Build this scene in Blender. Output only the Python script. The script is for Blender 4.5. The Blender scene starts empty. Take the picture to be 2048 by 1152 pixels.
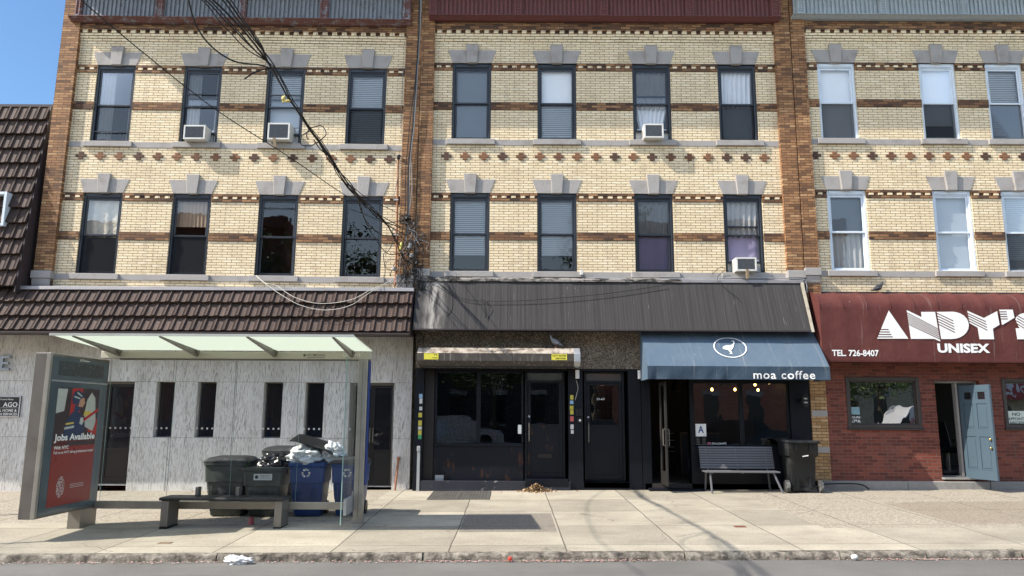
import bpy, bmesh, math, random
from mathutils import Vector, Matrix, noise
random.seed(7)
R = math.radians
SC = bpy.context.scene
COL = SC.collection
# ---------------------------------------------------------------- camera
F = 1500.0; TILT = R(9.5); ROLL = R(0.30); CAMZ = 1.59
fwd = Vector((0, math.cos(TILT), math.sin(TILT)))
rt0 = Vector((1, 0, 0)); up0 = Vector((0, -math.sin(TILT), math.cos(TILT)))
rt = rt0*math.cos(ROLL) + up0*math.sin(ROLL)
up = up0*math.cos(ROLL) - rt0*math.sin(ROLL)
cam_d = bpy.data.cameras.new("camera"); cam = bpy.data.objects.new("camera", cam_d); COL.objects.link(cam)
cam_d.sensor_width = 36; cam_d.lens = F/2048*36; cam_d.clip_end = 600
cam.matrix_world = Matrix(((rt.x, up.x, -fwd.x, 0), (rt.y, up.y, -fwd.y, 0), (rt.z, up.z, -fwd.z, CAMZ), (0, 0, 0, 1)))
SC.camera = cam
# ---------------------------------------------------------------- sky, sun, exposure
SUN = Vector((4.1, 1.32, -4.2)).normalized()        # travel direction of the light
el = math.asin(-SUN.z); az = math.atan2(-SUN.x, -SUN.y)   # azimuth of the sun from +Y towards +X
w = bpy.data.worlds.new("World"); SC.world = w; w.use_nodes = True
nt = w.node_tree; bg = nt.nodes['Background']
sky = nt.nodes.new('ShaderNodeTexSky'); sky.sky_type = 'NISHITA'; sky.sun_disc = False
sky.sun_elevation = el; sky.sun_rotation = az; sky.air_density = 1.0; sky.dust_density = 0.6; sky.ozone_density = 1.5
# added sky tint: warm fill for the facade from behind the camera, bluer ahead
tc = nt.nodes.new('ShaderNodeTexCoord'); sp = nt.nodes.new('ShaderNodeSeparateXYZ'); nt.links.new(tc.outputs['Generated'], sp.inputs[0])
mr = nt.nodes.new('ShaderNodeMapRange'); mr.interpolation_type = 'SMOOTHSTEP'; mr.inputs['From Min'].default_value = -0.7; mr.inputs['From Max'].default_value = 0.6
nt.links.new(sp.outputs[1], mr.inputs['Value'])
mxa = nt.nodes.new('ShaderNodeMix'); mxa.data_type = 'RGBA'; mxa.inputs[6].default_value = (2.0, 1.72, 1.45, 1); mxa.inputs[7].default_value = (0.50, 0.64, 0.74, 1)
nt.links.new(mr.outputs[0], mxa.inputs[0])
mul = nt.nodes.new('ShaderNodeMix'); mul.data_type = 'RGBA'; mul.blend_type = 'MULTIPLY'; mul.inputs[0].default_value = 1.0
nt.links.new(sky.outputs[0], mul.inputs[6]); nt.links.new(mxa.outputs[2], mul.inputs[7]); nt.links.new(mul.outputs[2], bg.inputs[0])
bg.inputs[1].default_value = 0.15
sl = bpy.data.lights.new("sun", 'SUN'); sl.energy = 4.4; sl.angle = R(0.5); sl.color = (1.0, 0.93, 0.82)
so = bpy.data.objects.new("sun", sl); COL.objects.link(so); so.rotation_euler = SUN.to_track_quat('-Z', 'Y').to_euler()
SC.view_settings.view_transform = 'Standard'; SC.view_settings.look = 'None'
SC.view_settings.exposure = 0.84; SC.view_settings.gamma = 1.0
# ---------------------------------------------------------------- measuring helpers (survey of the real places from the picture)
def ray(px, py):
    return rt*((px-1024)/F) + up*((576-py)/F) + fwd
def U(px, py, Y):                       # the point of the plane y = Y seen at a pixel of the 2048x1152 photograph
    d = ray(px, py); s = Y/d.y
    return Vector((d.x*s, Y, CAMZ+d.z*s))
def UX(px, py, Y): return U(px, py, Y).x
def UZ(px, py, Y): return U(px, py, Y).z
YF = 16.3                                # front of the brick row
YK = 9.72                                # kerb line
def gz(x, y): return 0.009*x - 0.018*(YF-min(y, YF)) - 0.01
def G(px, py):                           # a point of the sidewalk
    d = ray(px, py); s = 10.0/d.y
    for _ in range(30):
        p = Vector((d.x*s, d.y*s, CAMZ+d.z*s)); s *= 1 + (p.z-gz(p.x, p.y))/(CAMZ-gz(p.x, p.y))
    return p
# ---------------------------------------------------------------- materials
def rgb(c): return (c[0], c[1], c[2], 1)
class NT:
    def __init__(s, name):
        s.m = bpy.data.materials.new(name); s.m.use_nodes = True
        s.t = s.m.node_tree; s.t.nodes.clear()
        s.out = s.n('ShaderNodeOutputMaterial')
    def n(s, typ, **kw):
        nd = s.t.nodes.new(typ)
        for k, v in kw.items():
            if k.startswith('i_'): nd.inputs[k[2:].replace('_', ' ')].default_value = v
            else: setattr(nd, k, v)
        return nd
    def l(s, a, b): s.t.links.new(a, b)
    def val(s, x, inp):
        if hasattr(x, 'is_linked') or hasattr(x, 'links'): s.l(x, inp)
        else: inp.default_value = x
    def math(s, op, a, b=0.0, c=None, clamp=False):
        nd = s.n('ShaderNodeMath', operation=op); nd.use_clamp = clamp
        s.val(a, nd.inputs[0]); s.val(b, nd.inputs[1])
        if c is not None: s.val(c, nd.inputs[2])
        return nd.outputs[0]
    def mix(s, fac, a, b, mode='MIX'):
        nd = s.n('ShaderNodeMix', data_type='RGBA', blend_type=mode)
        s.val(fac, nd.inputs[0])
        s.val(rgb(a) if isinstance(a, tuple) else a, nd.inputs[6]); s.val(rgb(b) if isinstance(b, tuple) else b, nd.inputs[7])
        return nd.outputs[2]
    def ramp(s, fac, stops, interp='LINEAR'):
        nd = s.n('ShaderNodeValToRGB'); cr = nd.color_ramp; cr.interpolation = interp
        while len(cr.elements) < len(stops): cr.elements.new(0.5)
        for e, (p, c) in zip(cr.elements, stops):
            e.position = p; e.color = rgb(c) if isinstance(c, tuple) else (c, c, c, 1)
        s.val(fac, nd.inputs[0]); return nd.outputs[0]
    def co(s, scale=(1, 1, 1)):
        tc = s.n('ShaderNodeTexCoord'); mp = s.n('ShaderNodeMapping'); mp.inputs['Scale'].default_value = scale
        s.l(tc.outputs['Object'], mp.inputs[0]); return mp.outputs[0]
    def xyz(s):
        tc = s.n('ShaderNodeTexCoord'); sp = s.n('ShaderNodeSeparateXYZ'); s.l(tc.outputs['Object'], sp.inputs[0])
        return sp.outputs[0], sp.outputs[1], sp.outputs[2]
    def noise(s, vec, scale, detail=4, rough=0.55, dist=0.0):
        nd = s.n('ShaderNodeTexNoise'); s.l(vec, nd.inputs['Vector'])
        nd.inputs['Scale'].default_value = scale; nd.inputs['Detail'].default_value = detail
        nd.inputs['Roughness'].default_value = rough; nd.inputs['Distortion'].default_value = dist
        return nd.outputs[0]
    def bump(s, h, dist, strength=1.0, normal=None):
        nd = s.n('ShaderNodeBump'); nd.inputs['Strength'].default_value = strength; nd.inputs['Distance'].default_value = dist
        s.l(h, nd.inputs['Height'])
        if normal is not None: s.l(normal, nd.inputs['Normal'])
        return nd.outputs[0]
    def principled(s, color, rough=0.6, metal=0.0, spec=0.5, normal=None, **kw):
        p = s.n('ShaderNodeBsdfPrincipled')
        s.val(rgb(color) if isinstance(color, tuple) else color, p.inputs['Base Color'])
        s.val(rough, p.inputs['Roughness']); s.val(metal, p.inputs['Metallic']); s.val(spec, p.inputs['Specular IOR Level'])
        if normal is not None: s.l(normal, p.inputs['Normal'])
        s.l(p.outputs[0], s.out.inputs[0]); return p
MATS = {}
def paint(name, c, rough=0.5, metal=0.0, spec=0.4, var=0.12, vs=3.0, dirt=None, dirt_amt=0.5, dirt_scale=(1, 1, 1), ds=4.0, bump=0.0, bs=60.0, dthr=(0.5, 0.7), fine=0.0):
    if name in MATS: return MATS[name]
    N = NT(name); co = N.co()
    n1 = N.noise(co, vs, 5)
    k = N.math('MULTIPLY_ADD', n1, 2*var, 1-var)
    if fine:
        k = N.math('MULTIPLY', k, N.math('MULTIPLY_ADD', N.noise(co, 90, 3, 0.7), 2*fine, 1-fine))
    g = N.n('ShaderNodeVectorMath', operation='SCALE'); g.inputs[0].default_value = c; N.l(k, g.inputs[3]); col = g.outputs[0]
    if dirt:
        d = N.ramp(N.noise(N.co(dirt_scale), ds, 6, 0.6), [(dthr[0], 0.0), (dthr[1], 1.0)])
        col = N.mix(N.math('MULTIPLY', d, dirt_amt), col, dirt)
    nm = N.bump(N.noise(co, bs, 4), bump) if bump else None
    rr = N.math('MULTIPLY_ADD', n1, 0.2, rough-0.1, clamp=True)
    N.principled(col, rr, metal, spec, nm)
    MATS[name] = N.m; return N.m
def brick_mat(name, ramp, mortar, bw=0.22, rh=0.060, ms=0.0065, zoff=0.0, stain=(0.10, 0.08, 0.06), stain_amt=0.35, rough=0.75, b=0.006, sp=0.3):
    N = NT(name); x, y, z = N.xyz()
    cx = N.n('ShaderNodeCombineXYZ'); N.l(N.math('ADD', x, y), cx.inputs[0])
    wob = N.math('MULTIPLY_ADD', N.noise(N.co(), 1.3, 2), 0.012, zoff)
    N.l(N.math('ADD', z, wob), cx.inputs[1])
    bt = N.n('ShaderNodeTexBrick'); N.l(cx.outputs[0], bt.inputs['Vector'])
    for k, v in (('Color1', (0, 0, 0, 1)), ('Color2', (1, 1, 1, 1)), ('Mortar', (0.5, 0.5, 0.5, 1)), ('Scale', 1.0), ('Mortar Size', ms), ('Mortar Smooth', 0.15), ('Brick Width', bw), ('Row Height', rh)):
        bt.inputs[k].default_value = v
    bt.offset = 0.5
    col = N.ramp(bt.outputs['Color'], ramp)
    co = N.co()
    col = N.mix(0.30, col, N.ramp(N.noise(co, 30, 4, 0.65), [(0.3, 0.35), (0.7, 0.75)]), 'OVERLAY')
    st = N.ramp(N.noise(co, 0.9, 7, 0.65), [(0.52, 0.0), (0.8, 1.0)])
    col = N.mix(N.math('MULTIPLY', st, stain_amt), col, stain)
    vs = N.ramp(N.noise(N.co((3.2, 3.2, 0.35)), 2.0, 6, 0.65), [(0.52, 0.0), (0.74, 1.0)])
    col = N.mix(N.math('MULTIPLY', vs, stain_amt*0.85), col, stain)
    mfac = N.math('MULTIPLY', bt.outputs['Fac'], N.ramp(N.noise(co, 14, 3), [(0.3, 0.65), (0.6, 1.0)]))
    col = N.mix(mfac, col, mortar)
    h = N.math('SUBTRACT', 1.0, bt.outputs['Fac'])
    h = N.math('MULTIPLY_ADD', N.noise(co, 55, 3), 0.35, h)
    N.principled(col, rough, 0, sp, N.bump(h, b, 1.0))
    return N.m
def glass_mat(name, tint=(1, 1, 1), ior=1.75, rough=0.0, wav=0.0):
    N = NT(name)
    tr = N.n('ShaderNodeBsdfTransparent'); tr.inputs[0].default_value = rgb(tint)
    gl = N.n('ShaderNodeBsdfGlossy'); gl.inputs['Roughness'].default_value = rough; gl.inputs[0].default_value = (0.95, 0.97, 1, 1)
    fr = N.n('ShaderNodeFresnel'); fr.inputs[0].default_value = ior
    if wav:
        nm = N.bump(N.noise(N.co((1, 1, 0.6)), 2.2, 2), wav); N.l(nm, gl.inputs['Normal'])
    mx = N.n('ShaderNodeMixShader'); N.l(fr.outputs[0], mx.inputs[0]); N.l(tr.outputs[0], mx.inputs[1]); N.l(gl.outputs[0], mx.inputs[2])
    N.l(mx.outputs[0], N.out.inputs[0]); return N.m
def emit_mat(name, c, s):
    N = NT(name); e = N.n('ShaderNodeEmission'); e.inputs[0].default_value = rgb(c); e.inputs[1].default_value = s; N.l(e.outputs[0], N.out.inputs[0]); return N.m
MORT = (0.18, 0.14, 0.09)
CREAM = [(0.0, (0.67, 0.53, 0.35)), (0.25, (0.74, 0.60, 0.39)), (0.75, (0.78, 0.64, 0.425)), (1.0, (0.81, 0.685, 0.48))]
BROWN = [(0.0, (0.05, 0.028, 0.02)), (0.3, (0.13, 0.065, 0.035)), (0.6, (0.21, 0.105, 0.05)), (1.0, (0.33, 0.18, 0.085))]
M_cream = brick_mat('cream brick', CREAM, MORT, stain=(0.27, 0.19, 0.12), stain_amt=0.45)
M_brown = brick_mat('brown brick', BROWN, (0.05, 0.035, 0.025), stain_amt=0.4)
M_pil = brick_mat('pilaster brick', [(0, (0.12, 0.06, 0.032)), (0.25, (0.22, 0.11, 0.05)), (0.6, (0.30, 0.15, 0.068)), (0.85, (0.36, 0.19, 0.085)), (1, (0.43, 0.26, 0.13))], (0.06, 0.04, 0.03))
M_red = brick_mat('red brick', [(0, (0.11, 0.030, 0.020)), (0.5, (0.17, 0.044, 0.028)), (1, (0.24, 0.066, 0.042))], (0.17, 0.115, 0.10), bw=0.21, rh=0.068, ms=0.006)
M_tan = brick_mat('tan brick', [(0, (0.30, 0.17, 0.07)), (0.5, (0.42, 0.25, 0.11)), (1, (0.50, 0.33, 0.17))], (0.10, 0.07, 0.05), bw=0.21, rh=0.066)
M_oppo = brick_mat('weathered red brick', [(0, (0.38, 0.14, 0.09)), (1, (0.55, 0.23, 0.15))], (0.2, 0.15, 0.12), bw=0.22, rh=0.07)
M_stone = paint('bluestone', (0.33, 0.31, 0.295), 0.75, var=0.12, vs=5, dirt=(0.16, 0.14, 0.12), dirt_amt=0.6, ds=2.5, bump=0.006, bs=25, fine=0.12)
M_darkframe = paint('dark window frame', (0.018, 0.022, 0.03), 0.35, var=0.2)
M_paleframe = paint('pale window frame', (0.62, 0.69, 0.76), 0.4, var=0.06, dirt=(0.3, 0.3, 0.3), dirt_amt=0.3)
M_glass = glass_mat('window glass', (0.97, 0.98, 0.98), 1.6, wav=0.002)
M_shopglass = glass_mat('shop glass', (0.80, 0.83, 0.82), 2.1, wav=0.0015)
M_cafeglass = glass_mat('cafe window glass', (0.80, 0.83, 0.82), 2.7, wav=0.0015)
M_barberglass = glass_mat('barber window glass', (0.6, 0.62, 0.62), 3.3, wav=0.002)
M_clear = glass_mat('clear safety glass', (0.95, 0.975, 0.965), 1.42)
M_glassedge = paint('green glass edge', (0.25, 0.38, 0.36), 0.15, var=0.05)
M_blind = paint('white blind', (0.77, 0.78, 0.80), 0.6, var=0.05)
M_shade = paint('grey shade', (0.34, 0.37, 0.41), 0.7, var=0.08)
M_curt = paint('white curtain', (0.62, 0.63, 0.66), 0.8, var=0.1)
M_dullcurt = paint('dull curtain', (0.33, 0.32, 0.31), 0.8, var=0.15)
M_tanshade = paint('tan shade', (0.30, 0.21, 0.14), 0.8, var=0.15)
M_foil = paint('crumpled sheet', (0.46, 0.42, 0.35), 0.5, var=0.2, bump=0.05, bs=7)
M_purple = paint('purple curtain', (0.32, 0.275, 0.40), 0.8, var=0.12)
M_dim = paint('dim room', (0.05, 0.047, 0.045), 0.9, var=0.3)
def screen_mat():
    N = NT('insect screen'); tr = N.n('ShaderNodeBsdfTransparent'); df = N.n('ShaderNodeBsdfDiffuse'); df.inputs[0].default_value = (0.03, 0.032, 0.036, 1)
    mx = N.n('ShaderNodeMixShader'); mx.inputs[0].default_value = 0.62; N.l(tr.outputs[0], mx.inputs[1]); N.l(df.outputs[0], mx.inputs[2]); N.l(mx.outputs[0], N.out.inputs[0]); return N.m
M_screen = screen_mat()
def cornice_mat(name, a, b, amt):
    N = NT(name); co = N.co()
    f = N.ramp(N.noise(co, 7, 8, 0.7), [(amt, 0.0), (amt+0.12, 1.0)])
    col = N.mix(f, a, b)
    col = N.mix(0.4, col, N.ramp(N.noise(N.co((4, 4, 0.8)), 6, 5), [(0.3, 0.3), (0.7, 0.7)]), 'OVERLAY')
    N.principled(col, 0.6, 0, 0.3, N.bump(N.noise(co, 40, 4), 0.004)); return N.m
M_corL = cornice_mat('peeling red and grey paint', (0.16, 0.075, 0.068), (0.23, 0.24, 0.265), 0.50)
M_corLf = cornice_mat('flaking slate paint', (0.20, 0.22, 0.25), (0.11, 0.08, 0.08), 0.56)
M_corM = cornice_mat('maroon paint', (0.155, 0.058, 0.058), (0.12, 0.07, 0.075), 0.55)
M_corR = cornice_mat('pale blue paint', (0.36, 0.415, 0.455), (0.29, 0.32, 0.35), 0.62)
def travertine():
    N = NT('travertine'); co = N.co()
    col = N.ramp(N.noise(N.co((1, 1, 0.25)), 1.6, 5), [(0.3, (0.50, 0.48, 0.45)), (0.7, (0.65, 0.635, 0.61))])
    fl = N.ramp(N.noise(N.co((85, 85, 8)), 1.0, 3, 0.6), [(0.54, 0.0), (0.64, 1.0)])
    ar = N.ramp(N.noise(N.co((5, 5, 0.5)), 1.0, 4), [(0.38, 0.25), (0.54, 1.0)])
    col = N.mix(N.math('MULTIPLY', N.math('MULTIPLY', fl, ar), 0.62), col, (0.15, 0.13, 0.115))
    st = N.ramp(N.noise(N.co((1.2, 1.2, 0.3)), 1.5, 5), [(0.5, 0.0), (0.8, 1.0)])
    col = N.mix(N.math('MULTIPLY', st, 0.3), col, (0.30, 0.27, 0.24))
    N.principled(col, 0.6, 0, 0.3, N.bump(N.math('SUBTRACT', 1.0, fl), 0.006)); return N.m
M_trav = travertine()
def pebble():
    N = NT('pebble dash'); co = N.co()
    v = N.n('ShaderNodeTexVoronoi'); N.l(co, v.inputs['Vector']); v.inputs['Scale'].default_value = 55
    col = N.ramp(v.outputs['Color'], [(0.1, (0.05, 0.04, 0.03)), (0.5, (0.17, 0.13, 0.095)), (0.9, (0.36, 0.31, 0.25))])
    st = N.ramp(N.noise(N.co((1.5, 1.5, 0.4)), 2, 6), [(0.45, 0.0), (0.8, 1.0)])
    col = N.mix(N.math('MULTIPLY', st, 0.5), col, (0.05, 0.045, 0.04))
    N.principled(col, 0.8, 0, 0.3, N.bump(N.math('SUBTRACT', 1.0, v.outputs['Distance']), 0.01)); return N.m
M_pebble = pebble()
def corrug():
    N = NT('grooved dark cladding'); x, y, z = N.xyz()
    s = N.math('SINE', N.math('MULTIPLY', x, 2*math.pi/0.012))
    col = N.ramp(N.noise(N.co((36, 0, 0.35)), 1, 4, 0.7), [(0.3, (0.032, 0.031, 0.032)), (0.7, (0.075, 0.071, 0.070))])
    wn = N.ramp(N.noise(N.co((30, 0, 1.6)), 1.0, 4, 0.7), [(0.63, 0.0), (0.70, 1.0)])
    ar = N.ramp(N.noise(N.co((0.5, 0, 0.3)), 1.6, 3), [(0.45, 0.1), (0.62, 1.0)])
    col = N.mix(N.math('MULTIPLY', N.math('MULTIPLY', wn, ar), 0.75), col, (0.42, 0.40, 0.37))
    # worn pale patch at the left end
    m = N.math('MULTIPLY', N.ramp(N.noise(N.co((9, 0, 2)), 1, 5), [(0.4, 0.0), (0.6, 1.0)]), N.math('SUBTRACT', 1.0, N.math('MULTIPLY', N.math('ABSOLUTE', N.math('ADD', x, PALE_X)), 3.2), clamp=True))
    col = N.mix(N.math('MULTIPLY', m, 0.75), col, (0.40, 0.38, 0.35))
    N.principled(col, 0.85, 0, 0.12, N.bump(s, 0.001)); return N.m
M_metal = paint('brushed steel', (0.24, 0.225, 0.20), 0.42, metal=0.6, var=0.1, dirt=(0.2, 0.18, 0.16), dirt_amt=0.4)
M_bronze = paint('bronze grey metal', (0.17, 0.155, 0.14), 0.4, metal=0.5, var=0.12, dirt=(0.1, 0.09, 0.08), dirt_amt=0.4)
M_metal2 = paint('bright brushed steel', (0.36, 0.34, 0.30), 0.38, metal=0.6, var=0.15, dirt=(0.2, 0.18, 0.16), dirt_amt=0.4)
M_galv = paint('galvanised metal', (0.42, 0.44, 0.46), 0.45, metal=0.6, var=0.2, vs=12)
M_flash = paint('grey flashing', (0.30, 0.29, 0.30), 0.5, metal=0.2, var=0.15, dirt=(0.12, 0.1, 0.1), dirt_amt=0.5, dirt_scale=(0.6, 1, 2))
def tile_mat():
    N = NT('brown steel tile'); x, y, z = N.xyz(); co = N.co()
    cx = N.n('ShaderNodeCombineXYZ'); N.l(N.math('FLOOR', N.math('DIVIDE', x, 0.444)), cx.inputs[0]); N.l(N.math('FLOOR', N.math('DIVIDE', z, 0.30)), cx.inputs[1])
    wn = N.n('ShaderNodeTexWhiteNoise', noise_dimensions='2D'); N.l(cx.outputs[0], wn.inputs[0])
    base = N.ramp(N.noise(co, 1.2, 5), [(0.3, (0.062, 0.042, 0.035)), (0.7, (0.088, 0.062, 0.053))])
    v = N.n('ShaderNodeVectorMath', operation='SCALE'); N.l(base, v.inputs[0]); N.l(N.math('MULTIPLY_ADD', wn.outputs[0], 0.35, 0.82), v.inputs[3])
    col = N.mix(0.35, v.outputs[0], N.ramp(N.noise(co, 85, 3, 0.7), [(0.3, 0.3), (0.7, 0.7)]), 'OVERLAY')
    d = N.ramp(N.noise(N.co((2, 2, 0.5)), 2.2, 6, 0.65), [(0.52, 0.0), (0.7, 1.0)]); col = N.mix(N.math('MULTIPLY', d, 0.25), col, (0.16, 0.13, 0.115))
    N.principled(col, 0.7, 0, 0.2, N.bump(N.noise(co, 140, 3), 0.003)); return N.m
M_tile = tile_mat()
M_tiledark = paint('brown metal trim', (0.045, 0.032, 0.034), 0.5, var=0.1)
M_navy = paint('navy black paint', (0.005, 0.0065, 0.011), 0.4, var=0.3, spec=0.25, dirt=(0.10, 0.095, 0.09), dirt_amt=0.35, ds=16, dthr=(0.68, 0.75), bump=0.002)
M_navyrust = paint('navy paint flaking to rust', (0.005, 0.0065, 0.011), 0.45, var=0.3, spec=0.25, dirt=(0.05, 0.022, 0.013), dirt_amt=0.9, ds=2.6, dirt_scale=(1.6, 1, 0.8), dthr=(0.60, 0.66), bump=0.002)
M_blackbrown = paint('black brown paint', (0.018, 0.013, 0.012), 0.5, var=0.3)
M_black = paint('black plastic', (0.010, 0.011, 0.012), 0.45, var=0.2, spec=0.3, dirt=(0.08, 0.08, 0.08), dirt_amt=0.4, ds=3)
M_rubber = paint('black cable rubber', (0.012, 0.012, 0.012), 0.6, var=0.2)
M_white = paint('white paint', (0.72, 0.72, 0.70), 0.5, var=0.06)
M_letter = paint('white lettering', (0.80, 0.80, 0.78), 0.6, var=0.03)
M_acwhite = paint('air conditioner casing', (0.60, 0.60, 0.57), 0.45, var=0.1, dirt=(0.3, 0.27, 0.22), dirt_amt=0.4)
M_acgrille = paint('air conditioner grille', (0.10, 0.105, 0.115), 0.5, var=0.2, dirt=(0.5, 0.5, 0.5), dirt_amt=0.8, ds=22, dthr=(0.66, 0.7))
M_shutterlit = paint('sunlit stained metal', (0.42, 0.37, 0.31), 0.5, var=0.15, dirt=(0.10, 0.07, 0.05), dirt_amt=0.85, dirt_scale=(3, 3, 0.6), ds=3, dthr=(0.4, 0.62))  # stained housing metal, base painted pale to stand for sun on its top
M_shutterdark = paint('dark brown shutter metal', (0.055, 0.047, 0.040), 0.55, var=0.2, dirt=(0.35, 0.32, 0.28), dirt_amt=0.5, dirt_scale=(10, 10, 1), ds=2, dthr=(0.55, 0.7))
M_yellow = paint('yellow sticker', (0.62, 0.56, 0.06), 0.5, var=0.08)
M_blackink = paint('black ink', (0.015, 0.015, 0.015), 0.6, var=0.0)
def canvas(name, c, worn, amt):
    N = NT(name); co = N.co()
    col = N.mix(N.ramp(N.noise(N.co((1, 1, 1)), 1.4, 6, 0.6), [(0.35, 0.0), (0.75, amt)]), c, worn)
    sp = N.ramp(N.noise(N.co((1, 1, 1)), 26, 3, 0.5), [(0.73, 0.0), (0.76, 1.0)])
    col = N.mix(N.math('MULTIPLY', sp, 0.5), col, (0.6, 0.62, 0.62))
    st = N.ramp(N.noise(N.co((7, 0, 0.4)), 1.5, 6, 0.7), [(0.58, 0.0), (0.72, 1.0)])
    col = N.mix(N.math('MULTIPLY', st, 0.22), col, (0.5, 0.47, 0.44))
    N.principled(col, 0.75, 0, 0.25, N.bump(N.noise(co, 3.5, 3), 0.02)); return N.m
M_awnblue = canvas('slate blue canvas', (0.075, 0.115, 0.165), (0.13, 0.165, 0.19), 0.5)
M_awnshade = canvas('shaded slate canvas', (0.032, 0.055, 0.085), (0.06, 0.085, 0.11), 0.5)  # same cloth as the canopy, darkened to stand for shade on the valance
M_awnred = canvas('maroon canvas', (0.084, 0.023, 0.020), (0.13, 0.045, 0.038), 0.6)
M_bluedoor = paint('light blue door paint', (0.065, 0.10, 0.13), 0.42, var=0.05)
M_conc = paint('old concrete', (0.26, 0.25, 0.235), 0.85, var=0.2, vs=2, dirt=(0.1, 0.09, 0.085), dirt_amt=0.6, ds=2, bump=0.008, bs=20, fine=0.15)
M_benchslat = paint('grey bench slat', (0.13, 0.13, 0.14), 0.4, var=0.12)
M_benchleg = paint('grey bench leg', (0.11, 0.11, 0.12), 0.45, var=0.1)
M_gold = paint('brass', (0.6, 0.42, 0.16), 0.25, metal=1.0, var=0.05)
M_rust = paint('rusty pipe paint', (0.28, 0.12, 0.06), 0.7, var=0.3, vs=9)
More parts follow.
